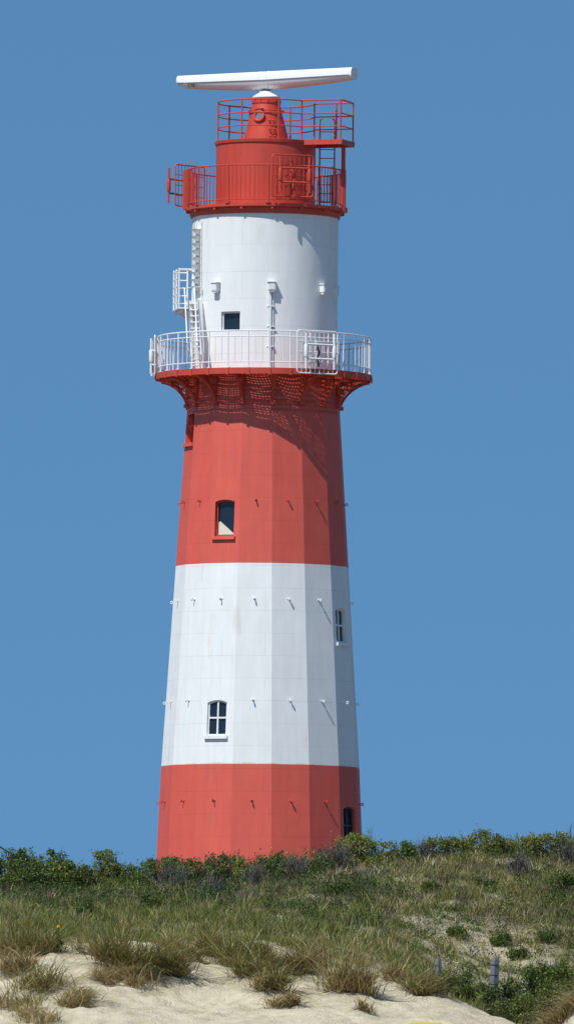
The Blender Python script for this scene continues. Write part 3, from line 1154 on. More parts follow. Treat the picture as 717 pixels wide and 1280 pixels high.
def ground(x, y):
    x, y = np.asarray(x, float), np.asarray(y, float)
    xc = np.clip(x, GX[0], GX[-1] - 1e-6)
    yc = np.clip(y, GY[0], GY[-1] - 1e-6)
    fx = (xc - GX[0]) / (GX[1] - GX[0])
    fy = (yc - GY[0]) / (GY[1] - GY[0])
    ix, iy = np.floor(fx).astype(int), np.floor(fy).astype(int)
    ix = np.clip(ix, 0, len(GX) - 2)
    iy = np.clip(iy, 0, len(GY) - 2)
    fx, fy = fx - ix, fy - iy
    z = (_g[iy, ix] * (1 - fx) + _g[iy, ix + 1] * fx) * (1 - fy) + (_g[iy + 1, ix] * (1 - fx) + _g[iy + 1, ix + 1] * fx) * fy
    # hummocks
    amp = np.clip((y - 152.5) / 3, 0, 1) * np.clip((230 - y) / 40, 0.0, 1)
    z = z + amp * (0.20 * (vnoise(x, y * 0.7, 1.1, 1) - 0.5) + 0.12 * (vnoise(x, y, 0.45, 2) - 0.5))
    sa = np.clip((y - 141) / 3, 0, 1) * np.clip((157 - y) / 3, 0, 1)
    z = z + sa * (0.13 * (vnoise(x, y, 0.9, 3) - 0.5) + 0.085 * (vnoise(x, y, 0.28, 4) - 0.5) + 0.045 * (vnoise(x, y, 0.12, 5) - 0.5))
    # far away everything levels out into a flat dune heath and the beach
    edge = np.clip(np.maximum(np.abs(x) - 9.0, 0) / 40, 0, 1)
    edge = edge * edge * (3 - 2 * edge)
    z = z * (1 - edge * 0.35)
    front = np.clip((120 - y) / 90, 0, 1)
    back = np.clip((y - 420) / 400, 0, 1)
    z = z * (1 - front) + 0.0 * front
    z = z * (1 - back) + 3.0 * back
    return z


def hit(px, py, y0=141.0):
    Y = y0
    while Y < 300:
        p = at(px, py, Y)
        if p.z < float(ground(p.x, Y)):
            return p
        Y += 0.05
    return at(px, py, 170)


def axis(parts):
    out = []
    for a, b, n in parts:
        out += list(np.linspace(a, b, n, endpoint=False))
    return np.array(out + [parts[-1][1]])


ax_x = axis([(-6000, -300, 12), (-300, -40, 14), (-40, -9, 24), (-9, -5, 36), (-5, 5, 220), (5, 9, 36), (9, 40, 24), (40, 300, 14), (300, 6000, 12)])
ax_y = axis([(-400, 60, 12), (60, 138, 24), (138, 145, 40), (145, 160, 300), (160, 174, 140), (174, 230, 50), (230, 420, 40), (420, 900, 14), (900, 9000, 14)])
XX, YY = np.meshgrid(ax_x, ax_y)
ZZ = ground(XX, YY)
nx, ny = len(ax_x), len(ax_y)
V = np.stack([XX.ravel(), YY.ravel(), ZZ.ravel()], 1)
ii = (np.arange(ny - 1)[:, None] * nx + np.arange(nx - 1)[None, :]).ravel()
quads = np.stack([ii, ii + 1, ii + nx + 1, ii + nx], 1)


def PXof(x, y):
    return x * F / y + CX


def sandpatch(x, y):
    """how sandy the slope is on its right-hand side, 0..1"""
    px = PXof(x, y)
    d = ((px - 605) / 120) ** 2 + ((y - 160.3) / 3.0) ** 2
    return np.clip(1.35 - d, 0, 1)


def front_edge(x):
    """distance at which the plant cover starts, wandering along the dune"""
    return 153.9 + 2.6 * (vnoise(x, x * 0 + 3, 0.9, 21) - 0.5) + 1.0 * (vnoise(x, x * 0 + 3, 0.33, 22) - 0.5)


vx, vy = V[:, 0], V[:, 1]
veg = np.clip((vy - front_edge(vx)) / 0.8, 0, 1) * (1 - 0.72 * sandpatch(vx, vy)) * np.clip((vnoise(vx, vy, 0.5, 31) - 0.12) * 3, 0.3, 1)
c3 = np.zeros((len(V), 3), np.float32)
c3[:, 0] = veg
M_sand, nt, b = new_mat('dune sand')
L = nt.links.new
tc = node(nt, 'ShaderNodeTexCoord')
at_ = node(nt, 'ShaderNodeAttribute', attribute_name='tint')
sx = node(nt, 'ShaderNodeSeparateColor')
L(at_.outputs['Color'], sx.inputs[0])
n1 = node(nt, 'ShaderNodeTexNoise')
n1.inputs['Scale'].default_value = 2.2
n1.inputs['Detail'].default_value = 9
n1.inputs['Roughness'].default_value = 0.7
L(tc.outputs['Object'], n1.inputs['Vector'])
cr1 = node(nt, 'ShaderNodeMix', data_type='RGBA')
cr1.inputs['A'].default_value = (0.43, 0.37, 0.25, 1)
cr1.inputs['B'].default_value = (0.59, 0.52, 0.378, 1)
mr1 = node(nt, 'ShaderNodeMapRange')
mr1.inputs['From Min'].default_value = 0.35
mr1.inputs['From Max'].default_value = 0.6
L(n1.outputs['Fac'], mr1.inputs['Value'])
L(mr1.outputs['Result'], cr1.inputs['Factor'])
n2 = node(nt, 'ShaderNodeTexNoise')
n2.inputs['Scale'].default_value = 30
n2.inputs['Detail'].default_value = 6
L(tc.outputs['Object'], n2.inputs['Vector'])
mul = node(nt, 'ShaderNodeMix', data_type='RGBA', blend_type='MULTIPLY')
mul.inputs['Factor'].default_value = 0.35
L(cr1.outputs['Result'], mul.inputs['A'])
L(n2.outputs['Color'], mul.inputs['B'])
hum = node(nt, 'ShaderNodeMix', data_type='RGBA')
L(sx.outputs[0], hum.inputs['Factor'])
L(cr1.outputs['Result'], hum.inputs['A'])
hum.inputs['B'].default_value = (0.075, 0.065, 0.042, 1)
L(hum.outputs['Result'], b.inputs['Base Color'])
b.inputs['Roughness'].default_value = 0.9
b.inputs['Specular IOR Level'].default_value = 0.1
ad = node(nt, 'ShaderNodeMath', operation='ADD')
L(n1.outputs['Fac'], ad.inputs[0])
L(n2.outputs['Fac'], ad.inputs[1])
bp = node(nt, 'ShaderNodeBump')
bp.inputs['Strength'].default_value = 0.8
bp.inputs['Distance'].default_value = 0.045
L(ad.outputs[0], bp.inputs['Height'])
L(bp.outputs['Normal'], b.inputs['Normal'])
gnd = rawmesh('ground', V, quads.ravel(), np.arange(len(quads)) * 4, M_sand, c3)
gnd.data.polygons.foreach_set('use_smooth', [True] * len(gnd.data.polygons))
tag(gnd, 'pale sand dune rising from the beach to the crest', kind='structure')

# ------------------------------------------------------------------ grass and leaves


def blades(base, length, width, az, lean, droop, cb, ct, seg=3):
    """vectorised blades -> (verts, loops, starts, tint). base (N,3); az heading; lean, droop 0..1; cb, ct base and tip colours (N,3)"""
    N = len(base)
    ts = np.linspace(0, 1, seg + 1)
    d = np.stack([np.cos(az), np.sin(az), np.zeros(N)], 1)
    wa = az + PI / 2 + rng.uniform(-0.9, 0.9, N)
    wd = np.stack([np.cos(wa), np.sin(wa), np.zeros(N)], 1)
    up = np.array([0, 0, 1.0])
    pts, cols = [], []
    for t in ts:
        hz = lean * t + droop * t * t
        vt = np.sqrt(np.clip(1 - lean ** 2, 0.05, 1)) * t - droop * 0.75 * t ** 2.2
        c = base + d * (length * hz)[:, None] + up * (length * vt)[:, None]
        w = width * (1 - t ** 1.6) * 0.5
        col = cb + (ct - cb) * min(1.0, t * 1.25)
        if t < 1:
            pts += [c - wd * w[:, None], c + wd * w[:, None]]
            cols += [col, col]
        else:
            pts.append(c)
            cols.append(col)
    k = 2 * seg + 1
    Vv = np.stack(pts, 1).reshape(-1, 3)
    Cc = np.stack(cols, 1).reshape(-1, 3)
    o = np.arange(N) * k
    lp = []
    for s in range(seg - 1):
        a = 2 * s
        lp.append(np.stack([o + a, o + a + 1, o + a + 3, o + a + 2], 1))
    tri = np.stack([o + 2 * seg - 2, o + 2 * seg - 1, o + 2 * seg], 1)
    qs = np.concatenate(lp, 1).reshape(N, -1)
    loops = np.concatenate([qs, tri], 1).ravel()
    per = 4 * (seg - 1) + 3
    st = (np.arange(N)[:, None] * per + np.array([4 * s for s in range(seg)])[None, :]).ravel()
    return Vv, loops, st, Cc


def join(parts):
    V, L, S, C = [], [], [], []
    vo = lo = 0
    for v, l, s, c in parts:
        V.append(v)
        L.append(l + vo)
        S.append(s + lo)
        C.append(c)
        vo += len(v)
        lo += len(l)
    return np.concatenate(V), np.concatenate(L), np.concatenate(S), np.concatenate(C)


def leaves(pos, size, cols, up_bias=0.5, aspect=0.5):
    """little folded leaves: two triangles each side of a midrib"""
    N = len(pos)
    dr = rng.normal(size=(N, 3))
    dr[:, 2] += up_bias
    dr /= np.linalg.norm(dr, axis=1)[:, None]
    rf = rng.normal(size=(N, 3))
    sd = np.cross(dr, rf)
    sd /= np.linalg.norm(sd, axis=1)[:, None]
    nm = np.cross(dr, sd)
    L_ = size[:, None]
    a = pos
    tip = pos + dr * L_
    m = pos + dr * L_ * 0.45
    l = m + sd * L_ * aspect * 0.5 + nm * L_ * 0.12
    r = m - sd * L_ * aspect * 0.5 + nm * L_ * 0.12
    Vv = np.stack([a, l, tip, r], 1).reshape(-1, 3)
    Cc = np.repeat(cols, 4, axis=0)
    o = np.arange(N) * 4
    loops = np.stack([o, o + 2, o + 1, o, o + 3, o + 2], 1).ravel()
    st = np.arange(2 * N) * 3
    return Vv, loops, st, Cc


def pick(pal, n, jit=0.26):
    pal = np.array(pal, float)
    c = pal[rng.integers(0, len(pal), n)]
    return np.clip(c * (1 + rng.normal(0, jit, (n, 1))) * (1 + rng.normal(0, 0.05, (n, 3))), 0.004, 0.7)


GREEN = [(0.15, 0.178, 0.030), (0.185, 0.205, 0.048), (0.105, 0.145, 0.026), (0.215, 0.228, 0.065)]
OLIVE = [(0.20, 0.195, 0.050), (0.25, 0.225, 0.070), (0.165, 0.168, 0.040), (0.29, 0.25, 0.092)]
STRAW = [(0.50, 0.39, 0.19), (0.44, 0.33, 0.15), (0.60, 0.50, 0.29), (0.36, 0.26, 0.12)]
BROWN = [(0.27, 0.165, 0.065), (0.34, 0.22, 0.09), (0.19, 0.12, 0.05)]
GREY = [(0.10, 0.092, 0.085), (0.14, 0.125, 0.115), (0.07, 0.065, 0.06), (0.19, 0.165, 0.14)]
DKGREEN = [(0.045, 0.085, 0.018), (0.065, 0.11, 0.022), (0.04, 0.07, 0.018)]
LEAFG = [(0.125, 0.185, 0.024), (0.16, 0.22, 0.035), (0.085, 0.14, 0.02), (0.21, 0.26, 0.055)]
LEAFY = [(0.22, 0.24, 0.05), (0.18, 0.21, 0.04), (0.28, 0.28, 0.08), (0.13, 0.165, 0.035)]


def scatter(n, y0, y1, pad=3.2):
    """random ground points across the view and some metres to both sides; n is the number for the view itself"""
    n = int(n * 1.49)
    y = rng.uniform(y0, y1, n)
    hwid_ = 360 / F * y + pad
    x = rng.uniform(-1, 1, n) * hwid_
    return x, y


def place(x, y, sink=0.02):
    return np.stack([x, y, ground(x, y) - sink], 1)


def slopegrass(n, y0, y1, dens, length, width, cb, ct, lean=(0.1, 0.6), droop=(0.05, 0.4), azb=None):
    x, y = scatter(n, y0, y1)
    keep = rng.uniform(size=len(x)) < dens(x, y)
    x, y = x[keep], y[keep]
    k = len(x)
    L_ = rng.uniform(length[0], length[1], k) * (0.65 + 0.7 * vnoise(x, y, 0.6, 41))
    az = rng.uniform(0, 2 * PI, k) if azb is None else rng.normal(azb, 1.1, k)
    return blades(place(x, y), L_, rng.uniform(width[0], width[1], k), az, rng.uniform(lean[0], lean[1], k), rng.uniform(droop[0], droop[1], k), pick(cb, k), pick(ct, k))


def clumpgrass(ncl, per, y0, y1, dens, length, width, cb, ct, rad=0.07, lean=(0.05, 0.75)):
    """little tussocks: the blades of one share a shade and fan out from its middle"""
    x, y = scatter(ncl, y0, y1)
    keep = rng.uniform(size=len(x)) < dens(x, y)
    x, y = x[keep], y[keep]
    m = len(x)
    k = rng.integers(int(per * 0.5), int(per * 1.5), m)
    idx = np.repeat(np.arange(m), k)
    n = len(idx)
    rr_ = rng.uniform(0.5, 1.5, m)[idx] * rad
    a = rng.uniform(0, 2 * PI, n)
    r = np.sqrt(rng.uniform(0, 1, n))
    bx, by = x[idx] + r * rr_ * np.cos(a), y[idx] + r * rr_ * np.sin(a)
    wind = rng.normal(0, 1, m)[idx]
    L_ = rng.uniform(length[0], length[1], m)[idx] * rng.uniform(0.5, 1.15, n)
    ln = np.clip(lean[0] + (lean[1] - lean[0]) * (0.35 * r + 0.65 * rng.uniform(0, 1, n)), 0, 0.98)
    sh = rng.uniform(0.75, 1.25, m)[idx][:, None]
    cB, cT = pick(cb, m, 0.2)[idx] * sh, pick(ct, m, 0.2)[idx] * sh
    jit = 1 + rng.normal(0, 0.16, (n, 1))
    return blades(place(bx, by), L_, rng.uniform(width[0], width[1], n), a + 0.5 * wind, ln, rng.uniform(0.0, 0.5, n), np.clip(cB * jit, .005, .7), np.clip(cT * jit, .005, .7))


def sm(a, lo, hi):
    return np.clip((a - lo) / (hi - lo), 0, 1)


# fields that decide what grows where
def f_scrub(x, y):      # dark twiggy scrub: the upper slope, strongest on the left and middle
    px = PXof(x, y)
    up = sm(y, 157.5, 163.0)
    lr = 1 - 0.72 * sm(px, 430, 560)
    return up * lr * sm(vnoise(x, y * 0.35, 0.55, 51) + 0.35 * vnoise(x, y, 0.2, 52), 0.28, 0.66)


def f_cover(x, y):
    return sm(y - front_edge(x), 0.0, 0.5) * (1 - 0.78 * sm(sandpatch(x, y) * (0.55 + 0.9 * vnoise(x, y * 0.5, 0.35, 53)), 0.25, 0.65))


def right(x, y):
    return sm(PXof(x, y), 380, 520)


parts = []


def clumpy(x, y, a, seed, lo=0.35, hi=0.7):
    return sm(0.65 * vnoise(x, y * 0.42, a, seed) + 0.35 * vnoise(x, y * 0.5, a * 0.4, seed + 7), lo, hi)


# soft green meadow behind the sand edge, drier towards the right
parts.append(clumpgrass(3600, 18, 152.3, 164, lambda x, y: f_cover(x, y) * (1 - sm(y, 159, 164)) * (1 - 0.55 * right(x, y)), (0.14, 0.34), (0.006, 0.012), GREEN + OLIVE[:2], GREEN + OLIVE))
parts.append(clumpgrass(1000, 16, 152.3, 164, lambda x, y: f_cover(x, y) * (1 - 0.4 * right(x, y)) * clumpy(x, y, 0.42, 62, 0.35, 0.65), (0.14, 0.36), (0.006, 0.012), STRAW + BROWN[:1], STRAW + OLIVE[1:]))
parts.append(clumpgrass(1500, 16, 152.3, 164, lambda x, y: f_cover(x, y) * clumpy(x, y, 0.3, 75, 0.42, 0.66), (0.12, 0.28), (0.007, 0.013), DKGREEN + GREEN[2:3], GREEN[:3] + DKGREEN))
parts.append(slopegrass(60000, 152.3, 168, lambda x, y: f_cover(x, y) * (1 - 0.5 * f_scrub(x, y)), (0.06, 0.24), (0.005, 0.009), GREEN + OLIVE, GREEN + OLIVE + STRAW[:1], lean=(0.0, 0.85)))
# olive and tan tussocks of the right-hand slope and between the scrub
parts.append(clumpgrass(6500, 18, 156, 173, lambda x, y: f_cover(x, y) * (1 - 0.85 * f_scrub(x, y)) * (0.45 + 0.55 * right(x, y)), (0.10, 0.26), (0.006, 0.012), OLIVE + GREEN[:2], OLIVE + GREEN[3:]))
parts.append(clumpgrass(2600, 16, 157, 173, lambda x, y: f_cover(x, y) * (0.25 + 0.75 * right(x, y)) * clumpy(x, y, 0.5, 64, 0.38, 0.7), (0.12, 0.32), (0.006, 0.012), STRAW + OLIVE[3:], STRAW + OLIVE[1:2]))
parts.append(clumpgrass(3000, 16, 157, 173, lambda x, y: f_cover(x, y) * clumpy(x, y, 0.35, 76, 0.42, 0.68), (0.07, 0.18), (0.009, 0.016), DKGREEN + LEAFG[2:3], DKGREEN + LEAFG[:1], lean=(0.1, 0.95)))
J = join(parts)
g1 = rawmesh('dune_grass', *J[:3], M['blade'], J[3])
tag(g1, 'mixed green and straw coloured grass covering the dune slope', 'grass', kind='stuff')

parts = []
parts.append(clumpgrass(5200, 14, 157.5, 173, f_scrub, (0.10, 0.30), (0.005, 0.009), GREY + BROWN[2:], GREY + BROWN[2:], rad=0.05, lean=(0.0, 0.95)))
parts.append(clumpgrass(3600, 16, 157.5, 173, lambda x, y: f_scrub(x, y) * clumpy(x, y, 0.4, 66, 0.3, 0.6), (0.08, 0.22), (0.009, 0.016), DKGREEN, DKGREEN + GREEN[2:3], lean=(0.0, 0.95)))
x, y = scatter(2600, 157, 173)
k = rng.uniform(size=len(x)) < (0.2 + 0.8 * f_scrub(x, y)) * f_cover(x, y) * clumpy(x, y, 0.45, 67, 0.38, 0.62)
for cx_, cy_ in zip(x[k], y[k]):
    m_ = int(rng.integers(30, 90))
    rad = rng.uniform(0.05, 0.13)
    d = rng.normal(size=(m_, 3))
    d /= np.linalg.norm(d, axis=1)[:, None]
    q = np.array([cx_, cy_, float(ground(cx_, cy_)) + rad * rng.uniform(0.5, 1.4)]) + d * rad * np.array([1.25, 1.25, 0.9])
    parts.append(leaves(q, rng.uniform(0.022, 0.045, m_), pick(DKGREEN + LEAFG[2:3], m_, 0.2) * rng.uniform(0.7, 1.45), 0.6, 0.55))
J = join(parts)
g2 = rawmesh('heath_scrub', *J[:3], M['leaf'], J[3])
tag(g2, 'dark grey twiggy scrub matted over the upper dune slope', 'scrub', kind='stuff')

# low creeping plants on the bare patch of the right-hand slope, and dead grass between them
parts = []
x, y = scatter(5200, 155.5, 167)
k = rng.uniform(size=len(x)) < sm(sandpatch(x, y), 0.02, 0.35) * (0.3 + 0.7 * clumpy(x, y, 0.5, 71, 0.42, 0.68)) * 0.62
x, y = x[k], y[k]
for cx_, cy_ in zip(x, y):
    m_ = int(rng.integers(20, 60))
    rad = rng.uniform(0.03, 0.09)
    lx_, ly_ = cx_ + rng.normal(0, rad, m_), cy_ + rng.normal(0, rad, m_)
    p = place(lx_, ly_, 0)
    p[:, 2] += rng.uniform(0, 0.09, m_) * rng.uniform(0.4, 1.2)
    parts.append(leaves(p, rng.uniform(0.018, 0.038, m_), pick(DKGREEN + LEAFG[:3] + OLIVE[:1], m_) * rng.uniform(0.8, 1.25), 0.7, 0.6))
J = join(parts)
g3 = rawmesh('creeping_plants', *J[:3], M['leaf'], J[3])
tag(g3, 'low green creeping plants dotted over the bare sandy patch', 'ground cover', kind='stuff')
parts = []
parts.append(slopegrass(75000, 155.5, 167, lambda x, y: sm(sandpatch(x, y), 0.02, 0.35) * (0.1 + 0.9 * clumpy(x, y, 0.45, 72, 0.4, 0.7)), (0.07, 0.22), (0.005, 0.009), STRAW + OLIVE[:2], STRAW + OLIVE[1:2], lean=(0.4, 0.97), droop=(0.1, 0.3)))
# straw, roots and leaf litter lying on the open sand by the tufts
x, y = scatter(30000, 147.5, 155)
k = rng.uniform(size=len(x)) < sm(vnoise(x, y, 0.45, 73), 0.45, 0.9) * sm(y, 148.0, 153.5) * (1 - sm(PXof(x, y), 540, 580))
x, y = x[k], y[k]
n_ = len(x)
parts.append(blades(place(x, y, 0.0), rng.uniform(0.03, 0.13, n_), rng.uniform(0.004, 0.008, n_), rng.uniform(0, 2 * PI, n_), rng.uniform(0.75, 0.995, n_), rng.uniform(0.0, 0.2, n_), pick(STRAW + BROWN, n_), pick(STRAW + BROWN, n_)))
J = join(parts)
g4 = rawmesh('dry_grass_litter', *J[:3], M['blade'], J[3])
tag(g4, 'dead straw and litter lying on the open sand', 'litter', kind='stuff')


# ---- individual tussocks of marram grass
def tussock(px, py, h, w, style, label, n=None, lean_dir=None, sub=None):
    """px, py: its foot in the photograph's rows and columns; h, w: height and spread there"""
    p = hit(px, py)
    s = p.y / F
    Hm, Wm = h * s * 1.06, w * s * 1.06
    n = n or int(110 + 7.0 * w)
    ns_ = 3 + int(w / 14)
    cxs = rng.uniform(-0.36, 0.36, ns_) * Wm
    cys = rng.uniform(-0.5, 0.35, ns_) * Wm
    csz = rng.uniform(0.6, 1.15, ns_)
    who = rng.integers(0, ns_, n)
    r = Wm * 0.17 * np.sqrt(rng.uniform(0, 1, n))
    a = rng.uniform(0, 2 * PI, n)
    r = np.where(rng.uniform(size=n) < 0.16, r * 2.6, r)      # strays round the edge
    bx, by = cxs[who] + r * np.cos(a), cys[who] + r * np.sin(a)
    bz = ground(p.x + bx, p.y + by) - p.z - 0.02 + 0.10 * Hm
    az = a + rng.normal(0, 0.7, n)
    if lean_dir is not None:
        az = np.where(rng.uniform(size=n) < 0.6, rng.normal(math.radians(lean_dir), 0.6, n), az)
    else:
        az = np.where(rng.uniform(size=n) < 0.4, rng.normal(math.radians(rng.choice([235, 305])), 0.7, n), az)
    green, straw = style
    lean = rng.uniform(0.05, 0.7, n)
    droop = rng.uniform(0.05, 0.7, n)
    if lean_dir is not None:
        droop += 0.34
        lean += 0.14
    Ln = Hm * np.clip(rng.lognormal(-0.18, 0.33, n), 0.3, 1.6) * csz[who] * (1.45 if lean_dir is not None else 1.05)
    g = rng.uniform(size=n) < green
    cb = np.where(g[:, None], pick(OLIVE + BROWN[:1], n), pick(BROWN + STRAW[:2] if straw == 'brown' else STRAW, n))
    ct = np.where(g[:, None], pick(GREEN, n), pick(BROWN + STRAW if straw == 'brown' else STRAW, n))
    B = blades(np.stack([bx, by, bz], 1), Ln, rng.uniform(0.008, 0.015, n), az, lean, droop, cb, ct, 5)
    # dead skirt hanging round the foot
    m_ = int(n * 0.7)
    a2 = rng.uniform(0, 2 * PI, m_) if lean_dir is None else rng.normal(math.radians(lean_dir), 1.2, m_)
    r2 = Wm * 0.20 * np.sqrt(rng.uniform(0.1, 1, m_))
    w2 = rng.integers(0, ns_, m_)
    q = np.stack([cxs[w2] + r2 * np.cos(a2), cys[w2] + r2 * np.sin(a2) - 0.05, np.zeros(m_)], 1)
    q[:, 2] = ground(p.x + q[:, 0], p.y + q[:, 1]) - p.z + rng.uniform(0, 0.12, m_)
    B2 = blades(q, Hm * rng.uniform(0.2, 0.85, m_), rng.uniform(0.007, 0.014, m_), a2 + rng.normal(0, 0.5, m_), rng.uniform(0.4, 0.9, m_), rng.uniform(0.3, 0.8, m_),
                pick(BROWN[:2] + STRAW, m_), pick(STRAW + STRAW + BROWN, m_), 4)
    root = tag(empty('grass_tuft', p), label, 'grass tuft', 'tussocks of beach grass on the sand')
    rawmesh('green_blades', *B[:3], M['blade'], B[3], root)
    rawmesh('dead_skirt', *B2[:3], M['blade'], B2[3], root)
    return root


G = (0.88, 'straw')
MX = (0.66, 'straw')
BR = (0.45, 'brown')
DRY = (0.08, 'straw')
SS = [
    (10, 1196, 48, 46, BR, 'brown upright grass tuft at the left edge above the sand', None),
    (46, 1196, 50, 48, G, 'rounded green grass tuft left of the tall dark flower plant', None),
    (28, 1212, 26, 50, DRY, 'flattened straw tuft below the rounded green tuft', 250),
    (138, 1206, 62, 50, (0.75, 'brown'), 'tall upright green and brown tuft right of the bare sand hollow', None),
    (166, 1215, 48, 40, G, 'green tuft leaning right beside the tall upright tuft', 330),
    (150, 1226, 26, 60, DRY, 'dead straw mat at the foot of the tall upright tuft', 265),
    (205, 1214, 50, 58, MX, 'broad drooping tuft of straw and green spilling down the sand', 268),
    (222, 1190, 30, 36, BR, 'small brown tuft behind the broad drooping tuft', None),
    (258, 1192, 36, 30, (0.5, 'brown'), 'small dark tuft at the top of the sand chute', 300),
    (292, 1206, 48, 42, G, 'green tuft at the top of the diagonal line of tufts', None),
    (316, 1221, 38, 44, (0.8, 'straw'), 'green tuft in the middle of the diagonal line of tufts', 310),
    (340, 1238, 40, 44, (0.6, 'straw'), 'green and yellow tuft at the lower end of the diagonal line', 285),
    (372, 1214, 46, 52, (0.35, 'brown'), 'dark brown drooping tuft left of the pale sand notch', 240),
    (356, 1258, 24, 30, DRY, 'little straw tuft hanging on the open sand below the dark brown tuft', 270),
    (436, 1240, 62, 58, (0.35, 'brown'), 'large rounded brown tuft with green top in the middle of the sand', None),
    (488, 1226, 34, 36, BR, 'small brown tuft between the rounded brown tuft and the sand ridge', None),
    (524, 1238, 34, 50, MX, 'tuft leaning right over the end of the sand ridge', 320),
    (400, 1206, 34, 34, MX, 'green tuft on the sand edge between the dark brown tuft and the rounded brown tuft', 285),
    (236, 1200, 30, 30, MX, 'small green tuft above the sand chute, right of the broad drooping tuft', 280),
    (326, 1198, 34, 34, G, 'green tuft behind the diagonal line of tufts', None),
    (110, 1190, 26, 26, MX, 'small tuft on the rim of the bare sand hollow, left of the tall upright tuft', 260),
    (457, 1262, 16, 18, DRY, 'tiny straw sprig on the open sand below the rounded brown tuft', 250),
    (60, 1236, 46, 84, MX, 'wispy straw and green tuft in the lower left sand', 300),
    (84, 1256, 30, 54, (0.25, 'straw'), 'loose straw tuft at the right end of the lower left patch', 330),
    (14, 1262, 36, 66, MX, 'sparse green and straw tuft in the bottom left corner', None),
    (48, 1276, 24, 64, (0.2, 'straw'), 'low straw wisps at the bottom edge of the lower left patch', None),
    (704, 1276, 26, 60, (0.03, 'straw'), 'dry tan grass mound in the bottom right corner', 215),
]
for (px, py, h, w, stl_, lab, ld_) in SS:
    tussock(px, py, h, w, stl_, lab, lean_dir=ld_, n=(120 if w < 30 else (900 if px > 690 else (330 if px < 100 and py > 1220 else None))))


# ---- shrubs
def shrub(px, top, w, Y, pal, label, name='shrub', cat='shrub', group='leafy shrubs along the dune crest', bare=False, dens=1.0, hmin=0.3, foot=None):
    pt = at(px, top, Y)
    gz = float(ground(pt.x, Y))
    Hm = max(hmin, pt.z - gz)
    Wm = w * Y / F
    root = tag(empty(name, (pt.x, Y, gz)), label, cat, group)
    ncl = int(max(9, 26 * Wm / 0.6 * (Hm / 0.5) ** 0.8))
    cl, cr = [], []
    for k in range(ncl):
        a = rng.uniform(0, 2 * PI)
        rr_ = math.sqrt(rng.uniform(0, 1))
        zz_ = rng.uniform(0.10, 0.90)
        env = math.sqrt(max(0.05, 1 - (max(0, zz_ - 0.35) / 0.70) ** 2))
        cl.append((rr_ * math.cos(a) * Wm / 2 * env * 0.9, rr_ * math.sin(a) * Wm / 2 * env * 0.8, zz_ * Hm))
        cr.append(rng.uniform(0.06, 0.125) * (0.8 + 0.5 * Hm))
    # the leading shoot
    cl.append((rng.normal(0, 0.05), rng.normal(0, 0.05), Hm * 0.93))
    cr.append(0.06)
    parts_t = []
    tubes = MB()
    vs, ls = [], []
    for c in cl:
        e_ = Vector(c)
        b0_ = Vector((c[0] * 0.25 + rng.normal(0, 0.03), c[1] * 0.25 + rng.normal(0, 0.03), -0.03))
        md = b0_.lerp(e_, 0.5) + Vector((c[0] * 0.12, c[1] * 0.12, 0.02))
        tubes.tube([b0_, md, e_], 0.010, 4, r2=0.003, cap=False)
    tv = np.array(tubes.v)
    tl = np.array([i for f_ in tubes.f for i in f_])
    tstart = np.cumsum([0] + [len(f_) for f_ in tubes.f[:-1]])
    parts_t.append((tv, tl, tstart, np.repeat(pick(GREY + BROWN[2:], 1), len(tv), axis=0)))
    # fine twigs
    nt_ = int((260 if bare else 60) * max(0.5, Wm / 0.6))
    ci = rng.integers(0, len(cl), nt_)
    cb_ = np.array(cl)[ci] * np.array([0.8, 0.8, 0.62])
    parts_t.append(blades(cb_, rng.uniform(0.14, 0.34, nt_) * (1.15 if bare else 0.9), rng.uniform(0.004, 0.008, nt_), rng.uniform(0, 2 * PI, nt_), rng.uniform(0, 0.75, nt_), rng.uniform(-0.1, 0.2, nt_), pick(GREY, nt_), pick(GREY, nt_)))
    J = join(parts_t)
    rawmesh('branches', *J[:3], M['twig'], J[3], root)
    if bare:
        per = 10
    else:
        per = int(260 * dens)
    pp_, cc_ = [], []
    for c, r in zip(cl, cr):
        m_ = max(4, int(per * rng.uniform(0.6, 1.3)))
        d = rng.normal(size=(m_, 3))
        d /= np.linalg.norm(d, axis=1)[:, None]
        rad = r * rng.uniform(0.25, 1.15, (m_, 1)) ** 0.6
        q = np.array(c) + d * rad * np.array([1, 1, 0.85])
        pp_.append(q)
        cc_.append(pick(pal, m_, 0.14) * rng.uniform(0.8, 1.2))
    # shoots that break the outline
    for _ in range(int(5 + 8 * Wm)):
        a = rng.uniform(0, 2 * PI)
        x0_ = rng.uniform(-0.45, 0.45) * Wm
        z0_ = Hm * rng.uniform(0.62, 0.86)
        m_ = int(rng.integers(9, 20))
        t_ = np.linspace(0, 1, m_)[:, None]
        tipz = rng.uniform(0.06, 0.17) * (0.4 if bare else 1)
        q = np.array([x0_, math.sin(a) * 0.25 * Wm, z0_]) + t_ * np.array([rng.normal(0, 0.06), rng.normal(0, 0.05), tipz]) + rng.normal(0, 0.012, (m_, 3))
        pp_.append(q)
        cc_.append(pick(pal, m_, 0.12) * 1.08)
    pp_ = np.concatenate(pp_)
    cc_ = np.concatenate(cc_)
    pp_[:, 2] = np.maximum(pp_[:, 2], 0.02)
    Lf = leaves(pp_, rng.uniform(0.018, 0.046, len(pp_)), cc_, 0.55, 0.55)
    rawmesh('foliage', *Lf[:3], M['leaf'], Lf[3], root)
    return root


